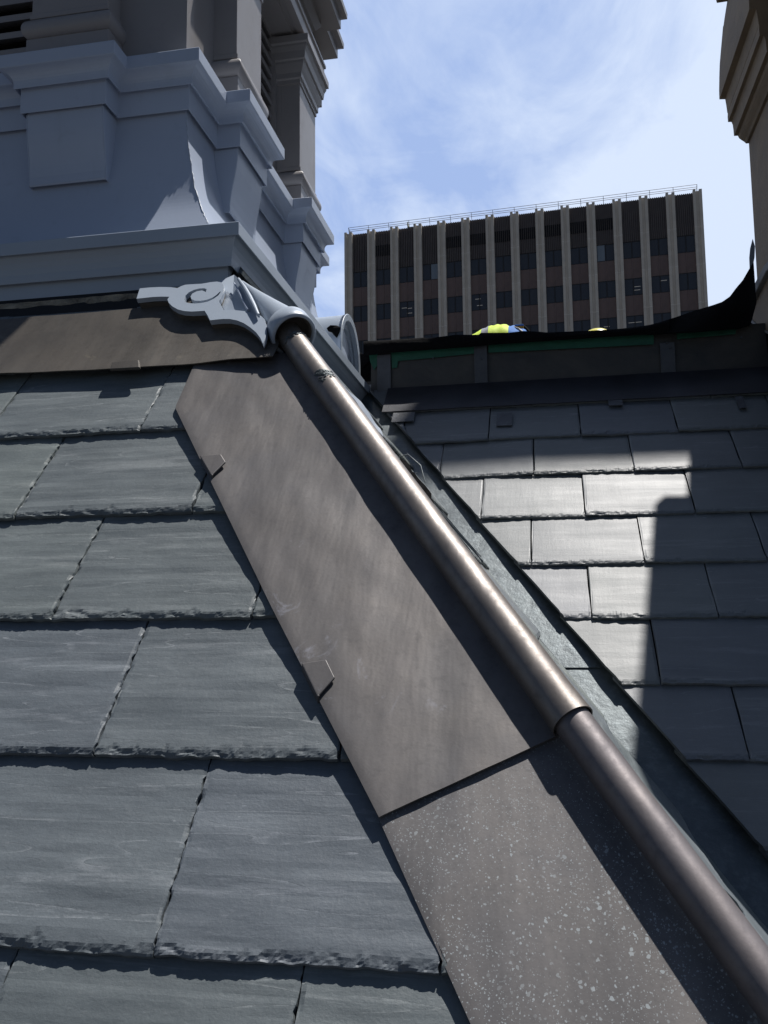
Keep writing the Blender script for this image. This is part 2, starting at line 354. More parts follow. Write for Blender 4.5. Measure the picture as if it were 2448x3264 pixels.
# ------------------------------------------------------------------ slates
def slate(mb, x0, x1, tb, tl, cut_hi=None, cut_lo=None, fine=True, base=.003, lift=.012, thick=.009):
    """one slate: exposed face, ragged lower edge, chipped sides. cut_hi/cut_lo(t): x limits"""
    sv = random.random(); w = x1 - x0; sd = random.uniform(0, 90)
    nx = max(8, int(w / (.0030 if fine else .0042)))
    ds = [0, .0025, .0055, .009, .013, .018, .024, .033] + [.033 + (tl - .033) * i / 34 for i in range(1, 35)] if fine else [0, .004, .009, .015, .024, .06, .14, tl]
    xs = [0, .0025, .006, .011][:4 if fine else 3]
    cols = xs + [xs[-1] + (w - 2 * xs[-1]) * i / nx for i in range(1, nx)] + [w - q for q in reversed(xs)]
    def chip(u):                                   # depth of the broken edge, scalloped
        a = abs(noise.noise(Vector((u * 38 + sd, sd, 1)))); b = abs(noise.noise(Vector((u * 95 + sd, 3, sd)))); c = noise.noise(Vector((u * 9, sd, 5)))
        return .004 + .012 * a * (1.1 + c) + .007 * b
    def saw(u): return (u * 43 + 2.2 * noise.noise(Vector((u * 17, sd, 9)))) % 1.0
    tip = [random.uniform(-.006, .002), random.uniform(-.006, .002)]
    tilt = random.uniform(-.0015, .0015) * (1 if fine else 2.2); drop_t = random.uniform(-.003, .003)
    rows = []
    for d in ds:
        r = []
        for u in cols:
            e = noise.noise(Vector((u * 60 + sd, 7, sd))) * .0022 + noise.noise(Vector((u * 11 + sd, 2, sd))) * .0022
            c = chip(u)
            k = max(0.0, (c - d) / c)
            kk_ = max(0.0, (c * 1.25 - d) / (c * 1.25)); dr = (k ** .8) * .0022 + (kk_ ** .6) * .0042 * max(0, noise.noise(Vector((u * 46 + d * 60 + sd, d * 105, sd))) + .10) + kk_ * .0022 * abs(noise.noise(Vector((u * 150 + sd, d * 260, 3))))
            su = min(u, w - u); sc = .003 + .010 * abs(noise.noise(Vector((d * 45 + sd, 11 if u < w / 2 else 17, sd))))
            dr += max(0, (sc - su) / sc) * .0044 * max(0, .18 + noise.noise(Vector((d * 47 + sd, su * 120, 21 if u < w / 2 else 5))) + .5 * noise.noise(Vector((d * 150 + sd, su * 220, 9))))
            h = base + lift * (1 - d / .245) + thick * .3 - dr + tilt * (u / w - .5) * 2
            h += fbm(u * 7 + sd, d * 22, sd, 3) * .0022 + noise.noise(Vector((u * 3 + sd, d * 60, 1))) * .0007
            je = (noise.noise(Vector((d * 70, sd, 4))) * .0014 + noise.noise(Vector((d * 210, sd, 4))) * .0016) * (1 if u < w / 2 else 1.6) if su < .001 else 0
            x = x0 + u + (je if d < .24 else 0); t = tb + d + (e if d == 0 else e * max(0, 1 - d / .02)) + drop_t
            if cut_hi: x = min(x, cut_hi(t))
            if cut_lo: x = max(x, cut_lo(t) + .004 * noise.noise(Vector((t * 55, 3, 8))) + .003 * noise.noise(Vector((t * 140, 3, 8))))
            r.append((x, t, h))
        rows.append(r)
    xa = [q[0] for q in rows[0]]
    if max(xa) - min(xa) < .01 and max(q[0] for q in rows[-1]) - min(q[0] for q in rows[-1]) < .01: return
    mb.grid(rows, False, sv)
    under = lambda q, dh: (q[0], q[1], dh)
    bot = [under(q, q[2] - thick * .75) for q in rows[0]]
    mb.grid([bot, rows[0]], False, sv)
    L_ = [r[0] for r in rows]; Rr = [r[-1] for r in rows]
    mb.grid([L_, [under(q, q[2] - thick) for q in L_]], False, sv)
    mb.grid([[under(q, q[2] - thick) for q in Rr], Rr], False, sv)

# hip line (roll axis) and side slope
HA = Vector((-0.53806, 1.79, 0.60749)); HD = Vector((1, -1.11397, -1.32122))
hip_pt = lambda x: HA + HD * (x - HA.x)
hA = FR.Mi @ HA; hB = FR.Mi @ hip_pt(.3); hip_x = lambda t: hA.x + (hB.x - hA.x) * (t - hA.y) / (hB.y - hA.y)
_P = lambda x, y: FR.d(x, y, .018)
_fl = [_P(425, 783), _P(380, 885), _P(590, 1320), _P(820, 1770), _P(1004, 2185)]
def flange_left(t):
    for p, q in zip(_fl, _fl[1:]):
        if q.y <= t <= p.y: return p.x + (q.x - p.x) * (t - p.y) / (q.y - p.y)
    return _fl[0].x if t > _fl[0].y else _fl[-1].x + (_fl[-1].x - _fl[-2].x) * (t - _fl[-1].y) / (_fl[-1].y - _fl[-2].y)
roof = empty('hip_roof', (-.9, 1.1, -.3), 'nearby dark grey slate roof slope filling the left of the photo below the brown apron', 'roof')
MF = FR.M.copy()
mb = MB()
fj = [(2.753, (-1.30,)), (2.510, (-.787, -1.132)), (2.268, (-.955, -.612)), (2.030, (-.780, -.446)), (1.785, (-.618, -.273)), (1.534, (-.452, -.125)), (1.290, (-.624, -.277)), (1.046, (-.45, -.115)), (.80, (-.62, -.28))]
for tb, js in fj:
    xs = sorted(js); 
    while xs[0] > -2.1: xs.insert(0, xs[0] - .334 + random.uniform(-.008, .008))
    while xs[-1] < hip_x(tb - TF) + .1: xs.append(xs[-1] + .334)
    for a, b in zip(xs, xs[1:]):
        if a > hip_x(tb - TF) - .03: continue
        slate(mb, (a + .0012) * .988, (b - .0012) * .988, (tb - TF) * .988, .262, cut_hi=lambda t: flange_left(t) + (.022 if t > _fl[3].y + .02 else .004), fine=a > -1.35)
mb.build('slate_covering', M_slate, roof, MF, attr=True)
dk = MB(); dk.box(-2.3, 0, -1.9, 2.1, -.05, -.002)
dv = []; 
for t in (-1.6, 2.0): dv += [(-2.3, t, -.002), (hip_x(t) - .01, t, -.002)]
dk = MB().add([dv[0], dv[1], dv[3], dv[2]], [(0, 1, 2, 3)]); dk.build('roof_deck', M_deck, roof, MF)
# side slope beyond the hip (faces +x), slate courses on it
SP = math.atan(1.32122); SM = Matrix.Translation(HA - Vector((0, 0, .012))) @ Matrix.Rotation(R_(90), 4, 'Z') @ Matrix.Rotation(SP, 4, 'X')
ml = MB()
for i in range(-8, 9):
    tb = i * .243 - .1
    # local x runs along world +y, t rises towards -x
    y_h = lambda t: (-HD.y / HD.x) * (t * math.cos(SP)) if True else 0
    x = y_h(tb) + .02 - (i % 2) * .17
    for j in range(9):
        a = x + j * .334
        if a > 2.6 or tb > .35: continue
        slate(ml, a + .0016, a + .332, tb, .262, cut_lo=lambda t: y_h(t) + .02, fine=False)
ml.build('side_slate_covering', M_slate, roof, SM, attr=True)
sd = MB(); q = [hip_pt(-.66), hip_pt(.9)]; sd.add([q[0] - Vector((0, 0, .02)), q[1] - Vector((0, 0, .02)), (q[1].x, 3.6, q[1].z - .02), (q[0].x, 3.6, q[0].z - .02)], [(0, 1, 2, 3)]); sd.build('side_deck', M_deck, roof)

# main roof (right), facing the viewer behind the hip
val_x = lambda t: -.058 + ((t * math.cos(RR.p) + RR.k * math.sin(RR.p)) - 2.66) * (-.7415)   # slate edge over the valley sheet
mroof = empty('main_roof', (.6, 2.4, 0), 'farther slate roof slope on the right with a bright sunlit patch, behind the copper roll', 'roof')
mb = MB()
rj = [(4.660, (-.04,)), (4.420, (-.200, .134, .472, .81)), (4.181, (-.366, -.036, .298, .643)), (3.936, (-.208, .124, .460)), (3.696, (-.047, .282, .622)), (3.465, (.116, .450)), (3.223, (-.06, .272)), (2.990, (.108, .440)), (2.757, (.27,)), (2.515, (.10,)), (2.275, (.27,)), (2.035, (.1,)), (1.8, (.27,))]
for tb, js in rj:
    xs = sorted(js); tt = tb - TR
    while xs[0] > val_x(tt + .25) - .3: xs.insert(0, xs[0] - .332)
    while xs[-1] < 1.35: xs.append(xs[-1] + .333 + random.uniform(-.006, .006))
    for a, b in zip(xs, xs[1:]):
        if b < val_x(tt + .25) + .005: continue
        slate(mb, (a + .0018) * .993, (b - .0018) * .993, tt * .993, .262, cut_lo=lambda t: val_x(t), fine=False, base=.004)
mb.build('slate_covering', M_slate2, mroof, RR.M.copy(), attr=True)
MB().add([(-.95, .05, -.024), (1.6, -2.2, -.024), (1.6, 3.32, -.024), (-.95, 3.32, -.024)], [(0, 1, 2, 3)]).build('roof_deck', M_deck, mroof, RR.M.copy())
# flat deck behind the curb where the workers stand
tag(MB().box(-6, 8, 3.62, 14, .82, .99).build('flat_roof_deck', M_curb), kind='structure')
# valley sheets
vf = empty('valley_flashing', tuple(RR.M @ Vector((.1, 2.5 - TR + 1.2, 0))), 'blue-grey galvanised valley sheet between the copper roll and the cut edge of the far slates', 'flashing')
def valley(t0, t1, h):
    rows = []
    for i in range(25):
        t = t0 + (t1 - t0) * i / 24; r = []
        for j in range(7):
            x = val_x(t) + .03 - .30 * j / 6
            r.append((x, t, h + .0022 * fbm(x * 9, t * 9, h * 90, 3)))
        rows.append(r)
    return MB().slab(rows, lambda q: (q[0], q[1], q[2] - .0015))
jt = RR.d(1250, 1436).y
valley(jt, 3.34, -.010).build('upper_sheet', M_galv, vf, RR.M.copy())
valley(-.6, jt + .04, -.0135).build('lower_sheet', M_galv, vf, RR.M.copy())

# ------------------------------------------------------------------ hip cap: flange + roll
axF = lambda x: FR.Mi @ hip_pt(x)
def flange(left, tops, name, mat, parent, nu=70, nv=34, h0=.019, seed=0, dent=1.0, sv=None, hr=.004):
    """left: polyline (x,t) of the outer edge from top to bottom; right edge runs under the roll"""
    # tops: list of (v, t_top, t_bottom) at left (v=0) and right (v=1)
    (tl0, tr0), (tl1, tr1) = tops
    def left_x(t):
        for (x0, t0), (x1, t1) in zip(left, left[1:]):
            if t <= t0 and t >= t1: return x0 + (x1 - x0) * (t - t0) / (t1 - t0)
        return left[0][0] if t > left[0][1] else left[-1][0] + (left[-1][0] - left[-2][0]) * (t - left[-1][1]) / (left[-1][1] - left[-2][1])
    rows = []
    for i in range(nu + 1):
        a = i / nu; r = []
        tl = tl0 + (tl1 - tl0) * a; tr = tr0 + (tr1 - tr0) * a
        xl = left_x(tl); xr = hip_x(tr) - .012
        for j in range(nv + 1):
            b = j / nv; x = xl + (xr - xl) * b; t = tl + (tr - tl) * b
            h = h0 - (h0 - hr) * b + dent * (.0030 * fbm(x * 5 + t * 3 + seed, t * 2.2 - x * 2.5, seed, 3) + .0016 * fbm(x * 16 + seed, t * 9, seed, 2)) * min(1, 5 * b + .05)
            h += -.001 * math.exp(-((b) / .02) ** 2)                           # turned-down outer edge
            h += .012 * max(0, (b - .93) / .07) ** 2                            # sweeps up into the roll
            r.append((x, t, h))
        rows.append(r)
    mb = MB().slab([r for r in rows], lambda q: (q[0], q[1], q[2] - .0030))
    if sv is not None: mb.a = [sv(q) for q in mb.v]
    return mb.build(name, mat, parent, FR.M.copy(), attr=True)
def P2(dx, dy, h=.018): q = FR.d(dx, dy, h); return (q.x, q.y)
capU = empty('hip_cap', tuple(hip_pt(-.3)), 'upper copper hip cap, smooth brown flange with two folded clips and shiny roll', 'flashing', 'copper hip cap lengths')
capL = empty('hip_cap', tuple(hip_pt(.1)), 'lower copper hip cap, flange speckled with white spots, at the bottom right', 'flashing', 'copper hip cap lengths')
Ltop = P2(425, 783); Lnotch = P2(380, 885); Lmid = P2(590, 1320); Lend = P2(820, 1770); Rend = P2(1190, 1572)
topR = P2(618, 755)
flange([Ltop, Lnotch, Lmid, Lend], ((Ltop[1], topR[1]), (Lend[1], Rend[1])), 'flange', M_cop, capU, 96, 40, .0245, 3.3, 1.5, hr=.009)
Llo = P2(822, 1778, .014); Llo2 = P2(1004, 2185, .014)
flange([(Llo[0] - (Llo2[0] - Llo[0]) * .15, Llo[1] - (Llo2[1] - Llo[1]) * .15), Llo, Llo2], ((Llo[1] + .03, Rend[1] + .03), (-.62, -.92)), 'flange', M_cop2, capL, 70, 34, .0185, 9.1, .6,
       lambda q: max(0.25, min(1, (Llo[1] + .10 - q[1] + .45 * (q[0] - Llo[0])) * 8)) * max(.45, 1 - .9 * max(0, Llo[1] - .22 - q[1])))
# roll tubes
def roll(x0, x1, r, name, mat, parent, seed, n=60, lip=0.0, seg=36):
    rows = []; d = HD.normalized(); u = d.cross(Vector((0, 0, 1))).normalized(); w = u.cross(d)
    for i in range(n + 1):
        a = i / n; c = hip_pt(x0 + (x1 - x0) * a); r_ = []
        for k in range(seg + 1):
            an = -2.5 + 5.0 * k / seg + math.pi / 2
            rr = r * (1 + .026 * fbm(a * 11 + seed, math.cos(an), math.sin(an), 3)) + lip * max(0, (a - .965) / .035)
            r_.append(c + (u * math.cos(an) + w * math.sin(an)) * rr)
        rows.append(r_)
    return MB().slab([q[::-1] for q in rows], lambda q: q - Vector((0, 0, 0)) if False else Vector(q) + (lambda c: (c - Vector(q)).normalized() * .0016)(hip_pt(max(min(x0, x1), min(max(x0, x1), HA.x + (Vector(q) - HA).dot(HD) / HD.dot(HD)))))).build(name, mat, parent)
xj = axF(0).x if False else .0195
roll(-.575, xj + .006, .0276, 'roll', M_roll, capU, 2.0, 70, .0016)
roll(xj - .05, .62, .0246, 'roll', M_roll2, capL, 5.0, 60)
# flange on the far side of the hip
for nm, par, x0, x1, hh, mt in (('side_flange', capU, -.575, xj, .010, M_cop), ('side_flange', capL, xj - .03, .62, .004, M_cop2)):
    rows = []
    for i in range(30):
        c = hip_pt(x0 + (x1 - x0) * i / 29); rows.append([c + Vector((.004, .02, hh - .01)) + Vector((0, .11 * j / 4, 0)) for j in range(5)])
    MB().slab(rows, lambda q: Vector(q) - Vector((0, 0, .002))).build(nm, mt, par)
# folded clips on the flange edge
def clip(p, poly, parent):
    mb = MB(); top = [FR.d(x, y, .030) for x, y in poly]
    mb.prism([Vector(q) for q in top], Vector((0, 0, -.004)))
    a, b = top[0], top[-1]
    mb.prism([a, b, b + Vector((-.004, 0, -.022)), a + Vector((-.004, 0, -.022))], Vector((.003, .001, 0)))
    return mb.build('clip', M_cop, parent, FR.M.copy(), bevel=.0015)
clip(0, [(432, 984), (477, 981), (487, 997), (457, 1027)], capU)
clip(0, [(651, 1432), (704, 1424), (723, 1463), (686, 1505)], capU)

# apron sheet below the tower
ap = empty('apron_flashing', tuple(FR.M @ Vector((-1.1, 2.75 - TF, .02))), 'brown metal apron sheet between the grey tower skirt and the top slates', 'flashing')
rows = []; tA = FR.d(300, 792, .030).y; tB = FR.loc(200, 994, .028).y
for i in range(15):
    a = i / 14; r = []
    for j in range(111):
        x = -2.25 + 1.705 * j / 110
        t = tA + (tB - tA) * a + (1 - a) * (.006 * fbm(x * 4, 1, 2, 3) + .004 * math.sin(x * 9))
        h = .022 + .010 * (1 - a) ** 3 + .006 * fbm(x * 5, t * 7, 4, 3) + .004 * (1 - a) ** 2 * noise.noise(Vector((x * 6, 3, 1)))
        r.append((min(x, hip_x(t) - .012), t, h))
    rows.append(r)
MB().slab(rows, lambda q: (q[0], q[1], q[2] - .0025)).build('sheet', M_apron, ap, FR.M.copy(), attr=True)
kk = lambda x, y: ((x * .3617) / D, (700 + y * .3617) / D)
cp = [FR.d(*kk(*q), .042) for q in ((965, 1315), (990, 1255), (1225, 1235), (1232, 1300))]
mb = MB(); mb.prism(cp, Vector((0, 0, -.007))); mb.build('clip', M_apron, ap, FR.M.copy(), bevel=.002)
rows = []
for i in range(6):
    zl = on_y(200, 996, 1.944).z; zh = on_y(200, 954, 1.976).z
    rows.append([(x, 1.944 + .003 * fbm(x * 20, i * 2.1, 1, 3) + .031 * i / 5, zl + (zh - zl) * i / 5 + (.003 * fbm(x * 9, 5, 1, 3) if i == 0 else .005 * fbm(x * 14, 9, 2, 4) if i == 5 else 0)) for x in [-2.3 + 1.335 * k / 120 for k in range(121)]])
MB().slab(rows, lambda q: (q[0], q[1] + .02, q[2])).build('caulk_strip', M_caulk, ap)

# ------------------------------------------------------------------ the grey tower
CX, CY, H = -1.630, 2.870, .690
tower = empty('cupola_tower', (CX, CY, .8), 'square grey sheet metal cupola tower with brackets, pilasters and louvres, upper left', 'tower')
def rect(h): return [(CX - h, CY - h), (CX + h, CY - h), (CX + h, CY + h), (CX - h, CY + h)]
# rect is CCW seen from above -> outward normals (e.y,-e.x) point out
B0, B1, JO = .220, .478, .073
def jog(h, jo):
    side = [(-h, -h), (-B1, -h), (-B1, -h - jo), (-B0, -h - jo), (-B0, -h), (B0, -h), (B0, -h - jo), (B1, -h - jo), (B1, -h)]
    pts = []
    for k in range(4):
        c, s = (1, 0, -1, 0)[k], (0, 1, 0, -1)[k]
        pts += [(CX + x * c - y * s, CY + x * s + y * c) for x, y in side]
    return pts
HF = H + .203
MB().sweep(rect(HF), [(-.014, .66), (-.014, .878), (-.003, .878), (-.002, .8505), (.0, .8505), (.001, .860), (.0015, .872), (.004, .887), (.008, .900), (.014, .911), (.016, .9160), (.018, .926), (.0265, .926), (.0268, .9150), (.029, .9150), (.029, .9475), (.026, .9495), (-.13, .953)]).build('skirt_cornice', M_paint_lo, tower, bevel=.0018)
def crv(p, n=5):
    o = []
    for i in range(len(p) - 1):
        a, b, c, d = p[max(0, i - 1)], p[i], p[i + 1], p[min(len(p) - 1, i + 2)]
        for k in range(n):
            t = k / n; o.append(tuple(.5 * (2 * b[j] + (c[j] - a[j]) * t + (2 * a[j] - 5 * b[j] + 4 * c[j] - d[j]) * t * t + (3 * b[j] - a[j] - 3 * c[j] + d[j]) * t ** 3) for j in (0, 1)))
    return o + [p[-1]]
MB().sweep(rect(HF), crv([(-.052, .930), (-.0655, .952), (-.105, 1.022), (-.1415, 1.09), (-.166, 1.15), (-.184, 1.209), (-.1985, 1.272), (-.209, 1.331), (-.216, 1.39), (-.220, 1.46)])).build('bell_wall', M_paint, tower)
cv = [(.043 - .029 * math.sin(R_(90 - a)) ** 1.0 * 1.0, 0) for a in (0,)]
cove = [(.014 + .029 * (1 - math.cos(R_(a))), 1.481 + .030 * math.sin(R_(a))) for a in (0, 15, 30, 45, 60, 75, 90)]
MB().sweep(jog(H, JO), [(-.06, 1.445), (-.003, 1.445), (-.0025, 1.4005), (0, 1.4005), (0, 1.468), (.001, 1.480), (.0115, 1.480), (.012, 1.4665), (.014, 1.4665), (.014, 1.478)] + cove + [(.046, 1.5125), (.046, 1.549), (.043, 1.552), (-.16, 1.562)]).build('upper_cornice', M_paint, tower, bevel=.0016)
# weld bead on the front right arris of the bell wall
prof = [(-.068, .952), (-.085, .982), (-.107, 1.022), (-.142, 1.09), (-.166, 1.15), (-.184, 1.209), (-.198, 1.272), (-.211, 1.331), (-.218, 1.395)]
bead = [Vector((CX + HF + d + random.uniform(-.001, .001), CY - HF - d + random.uniform(-.001, .001), z)) for d, z in prof]
fine = []
for a, b in zip(bead, bead[1:]):
    for k in range(9): fine.append(a.lerp(b, k / 9) + Vector((random.uniform(-.0012, .0012), random.uniform(-.0012, .0012), 0)))
MB().tube(fine, [random.uniform(.0008, .0022) for _ in fine], 6).build('corner_seam', M_paint_lo, tower)
def side_copy(o, k):
    if k == 0: return o
    c = o.copy(); COL.objects.link(c); c.parent = tower
    c.matrix_parent_inverse = Matrix(); 
    c.matrix_basis = Matrix.Identity(4)
    Mr = Matrix.Rotation(R_(90) * k, 4, 'Z')
    c.matrix_basis = Mr @ Matrix.Translation(-Vector((CX, CY, .8)))
    return c
# all side parts are built for the +x side about the tower axis, then copied round
def pilaster(y0, y1, s):
    mb = MB(); xw = CX + H
    rc = lambda o, a, b: [(xw - .12, CY + a), (xw + o, CY + a), (xw + o, CY + b), (xw - .12, CY + b)]
    mb.sweep(rc(.063, y0, y1), [(-.03, 1.54), (0, 1.54), (0, 1.628), (-.02, 1.630)])
    mb.sweep(rc(.055, y0 + .010, y1 - .010), [(-.02, 1.690), (.004, 1.692), (.004, 1.706), (0, 1.708), (0, 2.05)])
    tor = [(.060 - .055 + .022 * math.cos(R_(a)) - .006, 1.658 + .030 * math.sin(R_(a))) for a in range(-90, 91, 15)]
    mb.sweep(rc(.055, y0 + .010, y1 - .010), [(-.02, 1.628)] + tor + [(-.02, 1.688)], smooth=True)
    return mb.build('pilaster', M_paint_hi, tower, bevel=.0015)
def capital(y0, y1):
    xw = CX + H; mb = MB(); rc = [(xw - .12, CY + y0 + .010), (xw + .055, CY + y0 + .010), (xw + .055, CY + y1 - .010), (xw - .12, CY + y1 - .010)]
    mb.sweep(rc, [(-.01, 2.045), (.004, 2.045), (.004, 2.060), (.010, 2.065), (.010, 2.085), (.016, 2.10), (.022, 2.118), (.022, 2.128), (.028, 2.132), (.031, 2.16), (.038, 2.178), (.038, 2.186), (.046, 2.190), (.046, 2.218), (-.02, 2.219)])
    return mb.build('capital', M_paint_hi, tower, bevel=.0012)
def bracket(y0, y1):
    xw = CX + H; pr = [(.062, 1.402), (.060, 1.372), (.057, 1.345), (.052, 1.315), (.046, 1.285), (.041, 1.255), (.038, 1.228), (.038, 1.205), (.036, 1.2005), (-.1, 1.2005), (-.1, 1.402)]
    pin = pr[:8] + [(.0345, 1.2005), (.034, 1.235), (-.1, 1.235), (-.1, 1.44), (.058, 1.44)]
    mb = MB(); mb.prism([Vector((xw + d, CY + y0 + .015, z)) for d, z in pin], Vector((0, y1 - y0 - .030, 0)))
    for yy in (y0 + .0118, y1 - .0118 - .003): mb.prism([Vector((xw + d, CY + yy, z)) for d, z in pr], Vector((0, .003, 0)))
    return mb.build('bracket', M_paint, tower, bevel=.0015)
def pier(y0, y1):
    mb = MB(); mb.box(CX + H - .30, CX + H - .019, CY + y0, CY + y1, 1.55, 2.235); return mb.build('corner_pier', M_paint_hi, tower)
def louvre():
    mb = MB()
    for i in range(13):
        z = 1.572 + .055 * i; x = CX + H - .085
        mb.prism([Vector((x + .038, CY - B0 + .0, z - .012)), Vector((x + .038, CY - B0, z + .008)), Vector((x - .03, CY - B0, z + .040)), Vector((x - .03, CY - B0, z + .022))], Vector((0, 2 * B0, 0)))
    mb.box(CX + H - .13, CX + H - .035, CY - B0 - .005, CY - B0 + .020, 1.55, 2.235); mb.box(CX + H - .13, CX + H - .035, CY + B0 - .020, CY + B0 + .005, 1.55, 2.235)
    return mb.build('louvre', M_paint_hi, tower)
protos = [pilaster(-B1 + .002, -B0 - .004, 1), pilaster(B0 + .004, B1 - .002, 1), capital(-B1, -B0), capital(B0, B1), bracket(-B1, -B0), bracket(B0, B1), pier(-H + .019, -B0 - .012), louvre()]
# far part of each side: a second pier strip closes the corner for the next side
for o in list(protos):
    for k in (1, 2, 3): side_copy(o, k)
pb = MB()
for k in range(4):
    c, s = (1, 0, -1, 0)[k], (0, 1, 0, -1)[k]
for sy in (1,):
    o = MB().box(CX + H - .30, CX + H - .0192, CY + B0 + .012, CY + H - .30, 1.55, 2.235).build('corner_pier', M_paint_hi, tower)
    for k in (1, 2, 3): side_copy(o, k)
MB().box(CX - H + .16, CX + H - .16, CY - H + .16, CY + H - .16, 1.5, 2.3).build('louvre_backing', M_dark, tower)
HW = H - .019
ent = [(-.12, 2.234), (-.006, 2.234), (-.006, 2.240), (.012, 2.240), (.012, 2.234), (.040, 2.234), (.040, 2.283), (.046, 2.287), (.046, 2.300), (.012, 2.304), (.0, 2.308), (.0, 2.435), (.010, 2.440), (.020, 2.455), (.030, 2.472), (.030, 2.497), (.099, 2.497), (.099, 2.546), (.108, 2.552), (.122, 2.556), (.123, 2.580), (.118, 2.584), (-.2, 2.66)]
eside = [(-HW, -HW), (-B1, -HW), (-B1, -HW - .06), (B1, -HW - .06), (B1, -HW)]; eplan = []
for k in range(4):
    c, s = (1, 0, -1, 0)[k], (0, 1, 0, -1)[k]; eplan += [(CX + x * c - y * s, CY + x * s + y * c) for x, y in eside]
MB().sweep(eplan, ent).build('entablature', M_paint_hi, tower, bevel=.0015)
rf = MB(); q = .05
rf.add([(CX - HW - .1, CY - HW - .1, 2.585), (CX + HW + .1, CY - HW - .1, 2.585), (CX + HW + .1, CY + HW + .1, 2.585), (CX - HW - .1, CY + HW + .1, 2.585), (CX, CY, 3.2)], [(0, 1, 4), (1, 2, 4), (2, 3, 4), (3, 0, 4)])
rf.build('roof', M_paint, tower)

# half round ridge cap stub beside the tower
hd = empty('ridge_cap', (-.85, 3.485, 1.05), 'half round pale grey metal ridge cap with arched end beside the tower skirt', 'ridge cap')
def arch(x0, x1, r0, r1, n=28):
    rows = [[Vector((x, 3.485 - r * math.cos(math.pi * k / n), 1.050 + r * math.sin(math.pi * k / n) * 1.0 - (.05 if k in (0, n) else 0))) for k in range(n + 1)] for x, r in zip(x0, r0)]
    return rows
MB().grid(arch([-.98, -.79, -.775, -.775], None, [.178, .182, .186, .186], 0)).build('barrel', M_paint_lo, hd)
mb = MB(); mb.grid(arch([-.775, -.772, -.774, -.790, -.792, -.800], None, [.186, .184, .158, .150, .128, .122], 0), False); mb.build('end_moulding', M_paint_lo, hd, bevel=.001)
mb = MB(); mb.prism([Vector((-.800, 3.485 - .124 * math.cos(math.pi * k / 24), 1.0 + .05 + .124 * math.sin(math.pi * k / 24))) for k in range(25)] + [Vector((-.8, 3.61, .99)), Vector((-.8, 3.36, .99))], Vector((-.01, 0, 0))); mb.build('end_panel', M_paint, hd)

# ------------------------------------------------------------------ corner ornament (scroll plate, cone, collar)
orn = empty('corner_ornament', tuple(HA), 'pale grey scroll ornament with cone and round collar at the tower corner', 'ornament')
G = lambda x, y: ((380 + x * .4219) / D, (820 + y * .4219) / D)
outl = [(155, 235), (230, 228), (310, 224), (390, 226), (440, 232), (470, 217), (500, 207), (560, 203), (620, 200), (690, 188), (740, 183), (772, 190), (790, 210), (792, 240), (780, 280), (765, 315), (752, 332), (790, 398),
        (870, 399), (950, 407), (1020, 424), (1070, 442), (1098, 468), (1112, 510), (1112, 570), (1100, 620), (1085, 652), (1066, 610), (1035, 568), (990, 530), (940, 497), (890, 477), (835, 466), (780, 466), (730, 471), (685, 476), (668, 440), (645, 404),
        (600, 407), (545, 410), (490, 406), (440, 393), (400, 370), (373, 343), (364, 318), (378, 298), (320, 297), (250, 300), (190, 307), (130, 313)]
slot = [(660, 240), (640, 234), (605, 236), (565, 246), (525, 265), (500, 290), (490, 318), (498, 338), (525, 346), (570, 349), (620, 345), (668, 335), (712, 315), (748, 288), (770, 258), (757, 262), (735, 284), (700, 307), (660, 322), (612, 330), (570, 328), (545, 315), (538, 296), (552, 274), (585, 257), (625, 250), (655, 262)]
HT = .048
MB().prism([FR.d(*G(*q), HT) for q in outl], Vector((0, 0, -.012)), [[FR.d(*G(*q), HT) for q in slot]]).build('scroll_plate', M_paint_lo, orn, FR.M.copy(), bevel=.0012)
c0 = Vector((0, 0, 0)); lo = []
o2 = [FR.d(*G(*q), HT) for q in outl]
ctr = sum(o2, Vector()) / len(o2)
lo = [Vector((ctr.x + (q.x - ctr.x) * .985, ctr.y + (q.y - ctr.y) * .95 + .002, HT - .0135)) for q in o2]
MB().prism(lo, Vector((0, 0, -.021))).build('backing_plate', M_apron, orn, FR.M.copy(), bevel=.001)  # dark brown: the shade under the scroll plate is put into its colour
# facet panel rising to the skirt
fz = lambda x, y, yy: on_y(380 + x * .4219, 820 + y * .4219, yy)
apex = on_y(380 + 868 * .4219, 820 + 132 * .4219, 1.952)
pl = [FR.M @ FR.d(*G(735, 190), .036), apex, FR.M @ FR.d(*G(935, 190), .055), FR.M @ FR.d(*G(1062, 445), .050), FR.M @ FR.d(*G(880, 405), .036), FR.M @ FR.d(*G(795, 400), .033), FR.M @ FR.d(*G(750, 330), .026)]
rows = []
a0, a1, b0, b1 = pl[0], pl[5], pl[2], pl[3]
mb = MB(); cc = sum(pl, Vector()) / len(pl)
mb.add(pl + [cc], [(i, (i + 1) % 7, 7) for i in range(7)]); mb.add([q - FR.n * .012 for q in pl] + pl, [(i, (i + 1) % 7, (i + 1) % 7 + 7, i + 7) for i in range(7)])
mb.build('facet_panel', M_paint_lo, orn)
# ribbon of sealant on the facet
sl_pts = [fz(x, y, 1.0) for x, y in ((870, 195), (885, 215), (905, 245), (925, 290), (940, 330), (960, 370), (985, 400))]
mb = MB()
for k, (x, y) in enumerate(((868, 195), (890, 225), (908, 262), (926, 300), (944, 340), (962, 378), (985, 405))):
    pass
seal = [FR.M @ FR.d(*G(x, y), .049) for x, y in ((868, 195), (884, 222), (902, 255), (918, 290), (934, 325), (952, 362), (975, 400))]
MB().tube(seal, [random.uniform(.002, .0045) for _ in seal], 6).build('sealant', M_paint, orn)
rib = [FR.M @ FR.d(*G(x, y), .056) for x, y in ((900, 165), (945, 230), (985, 300), (1020, 370), (1050, 436))]
MB().tube(rib, [.004, .0055, .006, .0055, .004], 8).build('rib', M_paint_lo, orn)
